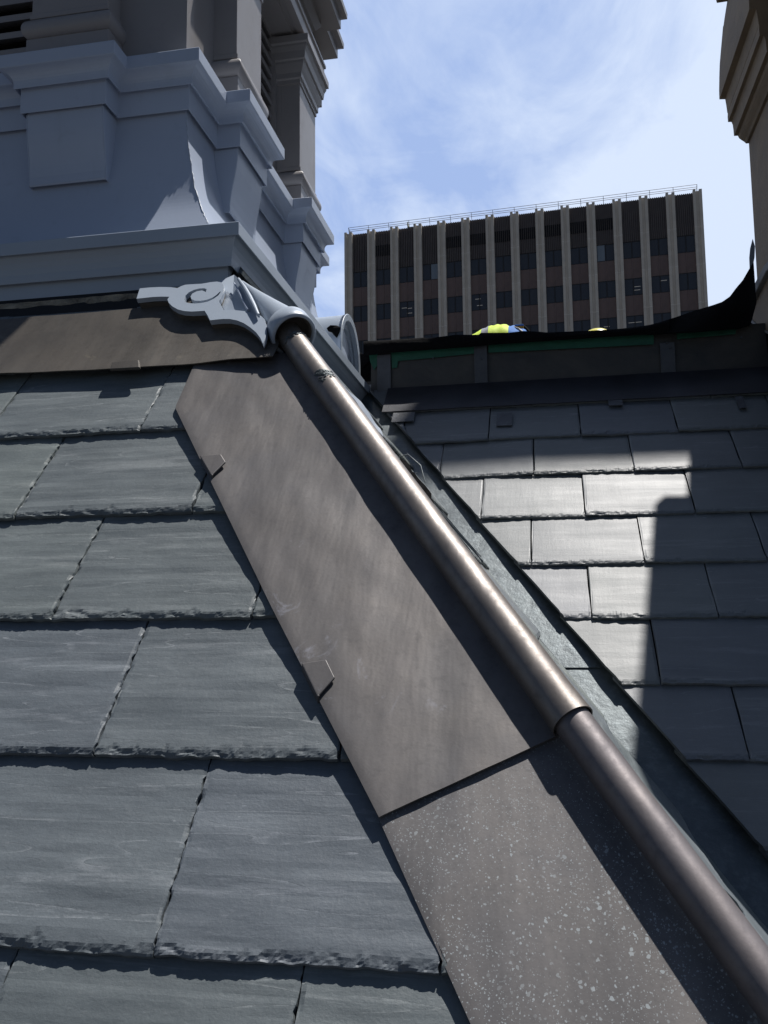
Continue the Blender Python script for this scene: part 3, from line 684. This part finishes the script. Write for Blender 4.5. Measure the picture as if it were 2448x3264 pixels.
# cone from the tower corner to the collar round the roll
dn = HD.normalized(); cu = dn.cross(Vector((0, 0, 1))).normalized(); cw = cu.cross(dn)
ringc = hip_pt(-.531) + cw * .0085 + Vector((.002, 0, .001)); R0 = .0495
cap_a = on_y(380 + 930 * .4219, 820 + 188 * .4219, 1.945)
rows = []
nseg = 40
for i in range(15):
    a = i / 14; c = cap_a.lerp(ringc - dn * .022, a); rr = .004 + (R0 - .008 - .004) * a ** 1.15
    rows.append([c + (cu * math.cos(2 * math.pi * k / nseg) + cw * math.sin(2 * math.pi * k / nseg)) * rr for k in range(nseg + 1)])
MB().grid(rows).build('cone', M_paint_lo, orn)
pr = [(-.024, R0 - .009), (-.020, R0), (.016, R0 + .001), (.020, R0 - .0015), (.0205, R0 - .006), (.012, R0 - .0075), (.010, R0 - .012), (-.004, R0 - .013), (-.012, .012)]
rows = [[ringc + dn * s_ + (cu * math.cos(2 * math.pi * k / nseg) + cw * math.sin(2 * math.pi * k / nseg)) * r_ for k in range(nseg + 1)] for s_, r_ in pr]
MB().grid(rows[:6], True).build('collar', M_paint_lo, orn)
MB().grid(rows[5:], True).build('collar_lining', M_apron, orn)
# dried solder round the roll
d = HD.normalized()
for (xc_, ph0, ph1, n_, spread) in ((-.508, .2, 2.9, 26, .006), (-.418, .55, 1.75, 46, .016)):
    mb = MB()
    for k in range(n_):
        ph = ph0 + (ph1 - ph0) * k / n_ + random.uniform(-.05, .05); c = hip_pt(xc_ + random.uniform(-spread, spread) * .6)
        p = c + (cu * math.cos(ph) + cw * math.sin(ph)) * .0272
        tdir = (-cu * math.sin(ph) + cw * math.cos(ph)); e = random.uniform(.003, .008)
        mb.tube([p - tdir * e + d * random.uniform(-.003, .003), p + (cu * math.cos(ph) + cw * math.sin(ph)) * .0012, p + tdir * e + d * random.uniform(-.003, .003)], [.0006, random.uniform(.0012, .0024), .0006], 6)
    mb.build('solder_bead', M_galv, capU)

# scraps of torn felt and metal along the far side of the upper roll
tn = empty('torn_flashing', tuple(hip_pt(-.25) + Vector((.05, .05, 0))), 'torn dark felt and pale metal along the far side of the copper roll', 'debris')
def strip(xa, xb, o1, o2, zz, mat, nm, amp=.006, n=40):
    rows = []
    for i in range(n + 1):
        x = xa + (xb - xa) * i / n; c = hip_pt(x); taper = min(1, i / n * 5, (1 - i / n) * 4)
        w = o2 * taper * (1 + .45 * noise.noise(Vector((x * 30, 1, zz * 50))))
        rows.append([c + Vector((o1, .018, zz)) + Vector((w * k / 3 * .9, w * k / 3 * .55, w * k / 3 * .5 + amp * noise.noise(Vector((x * 40, k, 2))))) for k in range(4)])
    MB().slab(rows, lambda q: Vector(q) - Vector((0, 0, .0012))).build(nm, mat, tn)
strip(-.44, -.24, .012, .016, .000, M_black, 'felt_strip', .003)
strip(-.50, -.28, .014, .022, -.006, M_paint_lo, 'metal_strip', .0015)
strip(-.30, -.19, .018, .018, -.004, M_black, 'felt_strip', .005)
strip(-.27, -.21, .022, .016, .000, M_black, 'felt_strip', .005, 24)
def scrap(pts_, y, nm):
    mb = MB(); c = [on_y(px, py, y + .02 * noise.noise(Vector((px * .05, py * .05, 2)))) for px, py in pts_]; mb.prism(c, Vector((.003, .004, .002))); return mb.build(nm, M_black, tn)
scrap([(1041, 1046), (1052, 1037), (1070, 1038), (1082, 1044), (1080, 1058), (1072, 1076), (1064, 1068), (1058, 1060), (1046, 1056)], 3.30, 'felt_scrap')
scrap([(1100, 1108), (1112, 1106), (1130, 1118), (1152, 1128), (1188, 1128), (1192, 1138), (1180, 1150), (1168, 1160), (1156, 1174), (1142, 1158), (1130, 1146), (1112, 1128)], 3.70, 'felt_scrap')
wire = [hip_pt(-.29) + Vector((.03, .03, 0)), hip_pt(-.285) + Vector((.045, .04, .012)), hip_pt(-.27) + Vector((.055, .04, .008)), hip_pt(-.255) + Vector((.05, .04, -.006))]
MB().tube(wire, .0012, 6).build('wire', M_galv, tn)

# ------------------------------------------------------------------ curb at the top of the main roof
YC = 3.545
curb = empty('roof_curb', (.1, YC, .95), 'dark metal clad curb with cleats along the top of the far slate roof', 'curb')
def cy(dx, dy, y=YC): return on_y(dx * D, dy * D, y)
bz = lambda x: RR.M @ Vector((x, RR.t_of_y(YC), 0))
zb = bz(0).z
rows = []
for i in range(9):
    r = []
    for j in range(61):
        x = -.70 + 2.05 * j / 60; z = zb - .01 + (1.12 - zb) * i / 8
        r.append((x, YC + .006 * fbm(x * 3, z * 5, 2, 3) - .012 * (1 - i / 8), z))
    rows.append(r)
MB().slab(rows, lambda q: (q[0], q[1] + .10, q[2])).build('curb_sheet', M_curb, curb)
# sloping flashing at its foot, lapped over the top slates
rows = []; t0 = 4.632 - TR; t1 = RR.t_of_y(YC - .012)
for i in range(6):
    a = i / 5; rows.append([(x, t0 + (t1 - t0) * a + (1 - a) * .005 * fbm(x * 5, 1, 3, 3), .019 + .004 * (1 - a) + .003 * fbm(x * 6, a * 3, 1, 3)) for x in [-.625 + 1.975 * k / 60 for k in range(61)]])
MB().slab(rows, lambda q: (q[0], q[1], q[2] - .004)).build('foot_flashing', M_lowfl, curb, RR.M.copy())
def cleat(x0, x1, y0, y1):
    a = cy(x0, y0, YC - .016); b = cy(x1, y1, YC - .016)
    mb = MB(); mb.box(a.x, b.x, YC - .022, YC - .017, b.z, a.z); return mb.build('cleat', M_cleat, curb, bevel=.001)
cleat(815, 845, 768, 846); cleat(1024, 1054, 748, 834); cleat(1425, 1460, 742, 807)
for x0, y0, x1, y1 in ((849, 888, 893, 905), (1073, 888, 1106, 914), (1313, 857, 1346, 870), (1588, 852, 1614, 876)):
    a = RR.d(x0, y0, .03); b = RR.d(x1, y1, .03); MB().box(a.x, b.x, b.y, a.y, .0195, .0215).build('tab', M_tab, curb, RR.M.copy())
MB().box(-1.3, -.58, 3.705, 3.79, .8, 1.115).build('curb_return', M_black, curb)
# green tape along the top of the curb sheet
def gtape(p):
    mb = MB(); mb.prism([cy(x, y, YC - .0135) for x, y in p], Vector((0, -.002, 0))); return mb.build('green_tape', M_green, curb)
gtape([(797, 764), (815, 762), (815, 790), (808, 800), (800, 782)]); gtape([(845, 757), (1024, 742), (1024, 764), (905, 776), (860, 780), (858, 794), (847, 796)]); gtape([(1055, 742), (1412, 716), (1412, 744), (1055, 762)]); gtape([(1462, 709), (1592, 702), (1588, 722), (1462, 733)])
for x, y in ((1040, 706 + 70), (1145, 770), (1440, 741), (1601, 729), (1448, 752), (936, 774)):
    q = cy(x, y, YC - .02); MB().tube([q, q + Vector((0, -.006, 0))], [.0045, .003], 8).build('fixing', M_tab, curb)

# black membrane draped over the curb
mem = empty('roofing_membrane', (.2, YC - .05, 1.12), 'black roofing membrane along the curb top, curling up to a point by the stone', 'membrane')
edge = [(768, 738), (850, 734), (918, 729), (922, 731), (985, 723), (1034, 723), (1036, 719), (1100, 718.5), (1130, 715), (1160, 716), (1180, 718), (1230, 716), (1280, 714), (1340, 710), (1402, 702), (1440, 692)]
def ey(x, pts):
    for (a, ya), (b, yb) in zip(pts, pts[1:]):
        if a <= x <= b: return ya + (yb - ya) * (x - a) / (b - a)
    return pts[-1][1] if x > pts[-1][0] else pts[0][1]
rows = []
N_ = 130
for i in range(7):
    r = []
    for j in range(N_ + 1):
        x = 785 + (1445 - 785) * j / N_; a = i / 6
        yt = ey(x, edge); yb_ = ey(x, [(768, 767), (845, 758), (1030, 744), (1055, 741), (1415, 717), (1445, 714)])
        q = cy(x, yt + (yb_ - yt) * a, YC - .05 - .012 * math.sin(a * 3.0) + .008 * noise.noise(Vector((x * .012, a * 2, 3))))
        r.append(q)
    rows.append(r)
back = [Vector((q.x, q.y + .30, q.z - .02)) for q in rows[0]]; mid = [Vector((q.x, q.y + .05, q.z + .0)) for q in rows[0]]
MB().slab([back, mid] + rows, lambda q: Vector(q) + Vector((0, .006, -.006))).build('sheet', M_black, mem)
flap = [(1400, 722), (1402, 706), (1412, 700), (1460, 685), (1500, 671), (1540, 659), (1560, 652), (1577, 640), (1590, 622), (1604, 606), (1612, 592), (1620, 578), (1627, 568), (1629, 585), (1631, 612), (1630, 640), (1612, 668), (1608, 700), (1590, 706), (1500, 712)]
rows = []
upp = [(1398, 708), (1412, 700), (1460, 685), (1500, 671), (1540, 659), (1560, 652), (1577, 640), (1590, 622), (1604, 606), (1612, 592), (1620, 578), (1628, 566)]
for i in range(9):
    r = []
    for j in range(41):
        x = 1398 + (1628 - 1398) * j / 40; yt = ey(x, upp); ybm = ey(x, [(1398, 722), (1500, 716), (1600, 708), (1616, 700), (1632, 640)]); a = i / 8
        c = j / 40
        r.append(cy(x + (6 * a if j > 36 else 0), yt + (ybm - yt) * a, YC - .055 + .09 * c * (1 - a) ** 1.5 + .02 * math.sin(c * 6 + a * 2)))
    rows.append(r)
MB().slab(rows, lambda q: Vector(q) + Vector((0, .006, -.002))).build('curled_flap', M_black, mem)
sp = [(1620, 579), (1619, 556), (1621, 535), (1626, 516), (1631, 532), (1630, 556), (1628, 566)]
MB().prism([cy(x, y, YC + .03) for x, y in sp], Vector((0, .006, 0))).build('flap_tip', M_memb_back, mem)

# ------------------------------------------------------------------ stone on the right
YS = 5.2
dorm = empty('stone_dormer', (1.5, 4.2, 1.0), 'brown sandstone wall with stepped overhanging cornice at the right edge of the photo', 'stone wall')
zz = lambda x, y: (2250 + x * .2260, y * .2260)
sil = [(155, -120), (143, 0), (155, 42), (300, 20), (262, 260), (246, 380), (240, 385), (232, 480), (212, 700), (195, 900), (189, 1080), (186, 1280), (190, 1402), (272, 1400), (286, 1480), (302, 1592), (308, 1600), (306, 1650), (312, 1722), (360, 1720), (378, 1760), (388, 1830), (396, 1918), (450, 1915), (468, 1950), (500, 1975), (540, 2000), (566, 2025), (606, 2022)]
pts = [on_y(*zz(*q), YS) for q in sil]
xw = pts[-1].x; ztop = pts[0].z
poly = pts + [Vector((xw, YS, pts[-1].z - .0)), Vector((xw + .25, YS, pts[-1].z)), Vector((xw + .25, YS, ztop))]
MB().prism(poly, Vector((0, -.80, 0))).build('cornice', M_stone, dorm, bevel=.004)
# carved panel steps running up the cornice face
MB().box(xw, 2.6, 2.85, YS - .0, .2, 3.6).build('wall', M_stone, dorm)
MB().box(1.045, 2.7, 2.75, 3.673, 3.2, 3.32).build('shade_slab', M_stone, dorm)  # unseen slab added to cut the right edge of the sunlit patch
MB().box(1.144, 2.7, 3.676, 3.83, 3.2, 3.32).build('shade_slab', M_stone, dorm)  # second unseen slab, added for the step in that shadow edge
# pier block against the end of the curb
blk = empty('stone_pier', (1.0, 3.6, 1.0), 'low brown stone pier with sloping coping beside the curled black membrane', 'stone pier')
XB = .86
bx = lambda x, y, o=0: on_x(2250 + x * .2260, 700 + y * .2260, XB + o)
face = [bx(560, 1190), bx(835, 660), bx(1500, 100), bx(1900, 1900), bx(870, 1600), bx(700, 1490), bx(620, 1400), bx(585, 1290)]
MB().prism(face, Vector((.5, 0, 0))).build('block', M_stone, blk, bevel=.003)
cop = [bx(530, 1195, -.02), bx(820, 640, -.02), bx(1480, -100, -.02), bx(1520, 60, -.02), bx(838, 740, -.02), bx(585, 1260, -.02)]
MB().prism(cop, Vector((.55, 0, 0))).build('coping', M_mortar, blk, bevel=.004)
mort = [bx(x, y, -.004) for x, y in ((540, 1200), (525, 1280), (545, 1340), (590, 1360), (625, 1440), (700, 1500), (800, 1570), (870, 1612), (880, 1590), (810, 1545), (720, 1480), (650, 1420), (610, 1330), (570, 1290), (560, 1210))]
MB().prism(mort, Vector((.02, 0, 0))).build('mortar', M_mortar, blk)
low = [bx(540, 1330), bx(600, 1400), bx(690, 1500), bx(870, 1612), bx(1900, 2100), bx(1900, 3200), bx(620, 2600), bx(500, 1800)]
MB().prism(low, Vector((.5, 0, 0))).build('base_flashing', M_black, blk)
# unseen stone block, added and shaped to shade the upper part of the far roof
tw = empty('shade_block', (3.0, 7.0, 0), 'tall brown stone block added out of view to shade the far slate roof', 'tower')
zt = 9.4; y_f = 2.936 + .262 * (zt + .4); x_l = -.80 + .237 * (zt + .4)
plan = [(x_l, y_f), (5.0, y_f), (6.5, 9.5), (x_l + 1.25, 9.5)]
MB().prism([Vector((x, y, .5)) for x, y in plan], Vector((0, 0, zt - .5))).build('shaft', M_stone, tw)
MB().prism([Vector((x, y, zt)) for x, y in plan], Vector((.0, 0, .4))).build('cap', M_stone, tw)

# ------------------------------------------------------------------ office block
ob0 = ray(1100, 748.7); ob0 = ob0 * (94 / ob0.dot(CF))
yaw = R_(4.2); BD = Vector((math.cos(yaw), -math.sin(yaw), 0)); BN = Vector((-math.sin(yaw), -math.cos(yaw), 0))   # along facade, outwards to viewer
def fac(px, py):                                    # photo pixel -> (s, z) on the facade plane
    v = ray(px, py); q = v * (ob0.dot(BN) / v.dot(BN)); r = q - ob0; return r.dot(BD), r.z
WID = fac(2236.3, 608.6)[0]; ST = fac(1100, 750)[1] - fac(1100, 857.5)[1]
OM = Matrix(((BD.x, -BN.x, 0, ob0.x), (BD.y, -BN.y, 0, ob0.y), (0, 0, 1, ob0.z), (0, 0, 0, 1)))   # local: s, depth away, z (0 = roof)
off = empty('office_building', tuple(ob0 + BD * WID / 2), 'flat roofed brown office block with pale concrete fins beyond the roofs', 'building')
Hb = 34.0; NB = 14
PW = WID / (NB + .28) * .33; PITCH = (WID - PW) / NB
MB().box(.05, WID - .05, .35, 24, -Hb, -.15).build('body', M_rib, off, OM)
tops = []
def pillar_mesh():
    mb = MB(); w = PW
    mb.box(0, w * .30, -.30, .34, -Hb, .12); mb.box(w * .30, w * .66, -.17, .34, -Hb, -.02); mb.box(w * .66, w, -.30, .34, -Hb, .10)
    return mb
pm = pillar_mesh(); n_fin = len(pm.f)
for i in range(9):
    z = -ST * (.97 + i * 1.0); pm.box(-.004, PW * .302, -.303, .33, z - .03, z + .03); pm.box(PW * .655, PW + .004, -.303, .33, z - .03, z + .03); pm.box(PW * .30, PW * .66, -.173, .33, z - .03, z + .03)
def shift(s): return OM @ Matrix.Translation((s, 0, 0))
p0 = pm.build('concrete_fin', [M_conc, M_joint], off, OM)
for p in p0.data.polygons: p.material_index = 1 if p.index >= n_fin else 0
for i in range(1, NB + 1):
    c = p0.copy(); COL.objects.link(c); c.matrix_parent_inverse = p0.matrix_parent_inverse; c.matrix_basis = shift(PITCH * i)
RBH = 1.136 * ST; WH = .46 * ST
wm = MB(); bw = PITCH - PW
wm.box(0, bw, .10, .13, 0, WH)
fm = MB(); fm.box(bw / 2 - .05, bw / 2 + .05, .05, .099, 0, WH); fm.box(0, bw, .06, .098, WH - .05, WH); fm.box(0, bw, .06, .098, 0, .05)
rb = MB(); nr = 9
for k in range(nr):
    x = bw * (k + .5) / nr; rb.box(x - .055, x + .055, .02, .16, -RBH, -.05)
rb.box(0, bw, .14, .34, -RBH, -.06)
spm = MB(); spm.box(0, bw / 2 - .05, .08, .34, 0, ST - WH); spm.box(bw / 2 + .05, bw, .08, .34, 0, ST - WH); spm.box(bw / 2 - .05, bw / 2 + .05, .04, .34, 0, ST - WH)
first = {}
def put(key, make, nm, mat, M, parent=None):
    if key not in first:
        first[key] = make.build(nm, mat, parent or off, M); return first[key]
    c = first[key].copy(); COL.objects.link(c); par = parent or off; c.parent = par; c.matrix_parent_inverse = par.matrix_basis.inverted(); c.matrix_basis = M; return c
rl = random.Random(4)
for i in range(NB):
    s0 = PITCH * i + PW
    put('rib', rb, 'ribbed_panel', M_rib, shift(s0))
    if i == 1 or 4 <= i <= 10:
        if 'lv' not in first:
            lm = MB(); lm.box(0, bw, .008, .012, -RBH * .66, -RBH * .38)
            for k in range(9): lm.box(bw * k / 8.5 + .02, bw * k / 8.5 + .06, -.03, .006, -RBH * .66, -RBH * .38)
            first['lv'] = None; del first['lv']
        put('lv', lm if 'lv' not in first else None, 'louvre', [M_louv, M_rib], shift(s0))
    for r in range(4):
        z = -RBH - WH - ST * r
        M = OM @ Matrix.Translation((s0, 0, z))
        w = put('win', wm, 'window', M_glass, M); put('frm', fm, 'frame', M_mull, M, w)
        put('spn', spm, 'spandrel', M_span, OM @ Matrix.Translation((s0, 0, z - (ST - WH))))
# faces of the louvre bars use the bronze colour
lvm = first['lv'].data
for p in lvm.polygons: p.material_index = 0 if p.index < 6 else 1
# two pale blinds and a few lit ceiling strips behind the glass
for i, half, r in ((3, 1, 0), (10, 0, 0)):
    s0 = PITCH * i + PW; MB().box(s0 + half * bw / 2 + .06, s0 + half * bw / 2 + bw / 2 - .06, .085, .097, -RBH - WH + .04, -RBH - .04).build('blind', M_glass2, off, OM)
for i, r, u, v in ((2, 1, .62, .55), (2, 1, .62, .25), (2, 1, .3, .6), (5, 1, .4, .7), (5, 1, .5, .3), (12, 1, .7, .7), (11, 1, .72, .5), (11, 1, .7, .3), (10, 2, .4, .5), (11, 2, .3, .6), (11, 2, .7, .6), (13, 2, .3, .5)):
    s0 = PITCH * i + PW; zc_ = -RBH - WH - ST * r + WH * v
    MB().box(s0 + bw * u - .28, s0 + bw * u + .28, .088, .0975, zc_ - .025, zc_ + .025).build('ceiling_light', M_lampw, off, OM)
# roof rail leaning outwards
rm = MB()
zr = .68
for hgt, outw in ((zr, -.1), (zr * .72, .02), (zr * .50, .1)):
    rm.tube([OM @ Vector((-.1 + .5 * (1 if hgt == zr else 1), outw, hgt)), OM @ Vector((WID - .4, outw, hgt))], .024, 6)
nP = 17
for i in range(nP):
    s_ = .4 + (WID - .8) * i / (nP - 1); rm.tube([OM @ Vector((s_, .25, 0)), OM @ Vector((s_, -.1, zr))], .024, 6)
for s_, e_ in ((.4, -.5), (WID - .4, .45)):
    for hgt, dz in ((zr, -.75), (zr * .72, -.5)):
        rm.tube([OM @ Vector((s_, 0, hgt)), OM @ Vector((s_ + e_, 6, hgt + dz * 0))], .024, 6)
rm.build('roof_rail', M_rail, off)
# small derrick on the roof
s_, z_ = fac(1296, 726); cb = OM @ Vector((s_, 2.0, 0))
cr = empty('roof_derrick', tuple(cb), 'small yellowish window cleaning derrick on the office roof behind the rail', 'crane')
mb = MB(); mb.box(s_ - .55, s_ + .75, 1.4, 2.6, -.1, .35); mb.box(s_ - .30, s_ + .35, 1.6, 2.4, .35, .75); mb.build('base', M_rail, cr, OM)
q0 = OM @ Vector((s_ - .1, 2, .7)); q1 = OM @ Vector((fac(1286, 692)[0], 2, fac(1286, 692)[1]))
MB().tube([q0, q0.lerp(q1, .5), q1, q1 + Vector((0, 0, .35))], [.16, .10, .09, .05], 6).build('jib', M_crane, cr)
MB().tube([q1, Vector((q1.x - .15, q1.y, OM.translation.z + .2))], .03, 5).build('cable', M_rail, cr)

# ------------------------------------------------------------------ workers behind the curb
def person(base, verts, edges, label, mats, hat_mat, hat_pos, hat_dir):
    root = empty('person', base, label, 'person')
    me = bpy.data.meshes.new('body'); me.from_pydata([Vector(base) + Vector(v[0]) for v in verts], edges, [])
    o = bpy.data.objects.new('body', me); COL.objects.link(o); o.parent = root; o.matrix_parent_inverse = root.matrix_basis.inverted()
    sk = o.modifiers.new('skin', 'SKIN'); sk.use_smooth_shade = True
    for i, v in enumerate(verts): me.skin_vertices[0].data[i].radius = v[1]
    me.skin_vertices[0].data[0].use_root = True
    ss = o.modifiers.new('sub', 'SUBSURF'); ss.levels = 2; ss.render_levels = 2
    for m_ in mats: me.materials.append(m_)
    return root, o
YP = 6.0
def py_(dx, dy, y=YP): return on_y(dx * D, dy * D, y)
hp = py_(1052, 722); shd = py_(1118, 717); bx_ = Vector((hp.x - .03, YP, .99))
def rel(q): return tuple(Vector(q) - bx_)
V = []
E_ = []
def add_v(p, r): V.append((p, r)); return len(V) - 1
pel = add_v((0, 0, .72), (.13, .13)); 
sp1 = add_v((.13, 0, .775), (.125, .125)); sp2 = add_v((.28, 0, .765), (.125, .125)); nk = add_v((.42, 0, .72), (.06, .06)); hd1 = add_v((.50, 0, .66), (.09, .09)); hd2 = add_v((.56, 0, .59), (.075, .075))
E_ += [(pel, sp1), (sp1, sp2), (sp2, nk), (nk, hd1), (hd1, hd2)]
for sy in (-1, 1):
    h_ = add_v((.0, .11 * sy, .68), (.10, .10)); kn = add_v((.08, .13 * sy, .45), (.065, .065)); an = add_v((-.06, .13 * sy, .08), (.045, .045)); ft = add_v((.12, .13 * sy, .04), (.04, .04))
    E_ += [(pel, h_), (h_, kn), (kn, an), (an, ft)]
    s1 = add_v((.30, .17 * sy, .72), (.065, .065)); el = add_v((.38, .20 * sy, .50), (.045, .045)); wr = add_v((.58, .16 * sy, .40), (.032, .032)); ha = add_v((.66, .15 * sy, .35), (.035, .022))
    E_ += [(sp2, s1), (s1, el), (el, wr), (wr, ha)]
root, body = person(tuple(bx_), V, E_, 'person bending over behind the curb in yellow hi-vis vest and blue harness', [M_blue], None, None, None)
# vest, band, harness over the bent back
def shell(x0, x1, r, zc0, zc1, mat, nm, parent, wr=1.0, n=16):
    rows = []
    for i in range(n + 1):
        a = i / n; x = x0 + (x1 - x0) * a; zc_ = zc0 + (zc1 - zc0) * a
        rr = r * (1 + .06 * noise.noise(Vector((x * 25, 2, r * 9))))
        rows.append([bx_ + Vector((x, rr * 1.15 * math.cos(t_), zc_ + rr * math.sin(t_) * (1 + .05 * noise.noise(Vector((x * 30, t_ * 3, 1)))))) for t_ in [-.5 + (math.pi + 1.0) * k / 24 for k in range(25)]])
    MB().slab(rows, lambda q: Vector(q) - (Vector(q) - (bx_ + Vector((0, 0, .9)))).normalized() * .006).build(nm, mat, parent)
top = lambda dx, dy: py_(dx, dy).z - bx_.z
def xx(dx): return py_(dx, 715).x - bx_.x
rv = .165
seg_ = [(1030, 716, M_vest), (1043, 710, None), (1056, 703, None), (1060, 702, None), (1085, 699.5, None), (1105, 700, None), (1118, 704, None)]
def vestpart(d0, d1, mat, nm, add=0, n=14, dz=.020):
    prof_ = [(1010, 724), (1026, 717.5), (1036, 713), (1046, 708), (1058, 702.5), (1070, 700), (1085, 699), (1100, 699.5), (1112, 703), (1122, 706), (1134, 710), (1150, 722)]
    rows = []
    for i in range(n + 1):
        dx = d0 + (d1 - d0) * i / n; zt_ = py_(dx, ey(dx, prof_) - add).z - dz; x = py_(dx, 710).x
        zt_ += .010 * noise.noise(Vector((x * 22, 1, 4)))
        rows.append([Vector((x + .05 * math.cos(t_) * 0, YP + rv * 1.2 * math.cos(t_), zt_ - rv + rv * math.sin(t_) + .012 * noise.noise(Vector((x * 26 + t_ * 2, t_ * 2.4, 1))))) for t_ in [-.4 + (math.pi + .8) * k / 28 for k in range(29)]])
    MB().slab(rows, lambda q: Vector(q) - Vector((0, 0, .004))).build(nm, mat, root)
vestpart(1022, 1122, M_vest, 'vest', 0, 30)
vestpart(1042, 1057, M_band, 'reflective_band', .8)
vestpart(1100, 1138, M_blue, 'harness_back', .8)
b0_, b1_ = py_(1112, 709, YP - .10), py_(1131, 703, YP - .10)
MB().box(b0_.x, b1_.x, YP - .10, YP + .05, b0_.z - .02, b1_.z).build('harness_buckle', M_strap, root, bevel=.004)
MB().box(b0_.x, b1_.x, YP - .102, YP + .05, b1_.z + .0005, b1_.z + .011).build('harness_pad', M_blue, root, bevel=.003)
MB().tube([py_(1105, 716, YP - .12), py_(1109, 706, YP - .10), py_(1120, 710, YP - .14), py_(1128, 717, YP - .16)], .008, 6).build('harness_strap', M_band, root)
MB().tube([py_(1131, 705, YP - .05), py_(1136, 709, YP - .08), py_(1143, 717, YP - .1)], .010, 6).build('harness_strap', M_black, root)
hc = bx_ + Vector((.56, 0, .58))
def helmet(c, mat, parent, r=.115):
    mb = MB(); rows = []
    for i in range(9):
        a = R_(90) * i / 8; rows.append([c + Vector((r * math.cos(a) * math.cos(t_) * 1.12, r * math.cos(a) * math.sin(t_) * .95, r * .95 * math.sin(a))) for t_ in [2 * math.pi * k / 28 for k in range(29)]])
    mb.grid(rows); br = [[c + Vector((r * s_ * math.cos(t_) * 1.12, r * s_ * math.sin(t_) * .97, z_)) for t_ in [2 * math.pi * k / 28 for k in range(29)]] for s_, z_ in ((1.0, 0), (1.16, -.012), (1.0, -.008))]
    mb.grid(br); mb.build('hard_hat', mat, parent)
helmet(hc, M_hat2, root)
# second worker: only the crown of the hat shows
q = py_(1290, 711.3, 6.4); b2 = Vector((q.x, 6.4, .99)); V = []; E_ = []
hz = q.z - b2.z - .11
pel = add_v((0, .25, .50), (.15, .14)); c1 = add_v((0, .18, .70), (.15, .12)); c2 = add_v((0, .06, .86 * hz), (.17, .12)); n2 = add_v((0, .02, hz - .16), (.055, .055)); h1 = add_v((0, 0, hz - .05), (.088, .095)); h2 = add_v((0, 0, hz + .03), (.07, .08))
E_ += [(pel, c1), (c1, c2), (c2, n2), (n2, h1), (h1, h2)]
for sx in (-1, 1):
    h_ = add_v((.11 * sx, .2, .46), (.09, .09)); kn = add_v((.15 * sx, -.2, .44), (.065, .065)); an = add_v((.14 * sx, .0, .08), (.045, .045)); ft = add_v((.14 * sx, -.14, .04), (.04, .04))
    s1 = add_v((.21 * sx, .06, .82 * hz), (.06, .06)); el = add_v((.27 * sx, -.1, .62 * hz), (.045, .045)); wr = add_v((.18 * sx, -.32, .5 * hz), (.032, .032)); ha = add_v((.15 * sx, -.4, .47 * hz), (.03, .025))
    E_ += [(pel, h_), (h_, kn), (kn, an), (an, ft), (c2, s1), (s1, el), (el, wr), (wr, ha)]
root2, body2 = person(tuple(b2), V, E_, 'crouching person hidden by the curb except for a bright yellow hard hat crown', [M_blue], None, None, None)
helmet(Vector((b2.x, b2.y, q.z - .105)), M_hat, root2)
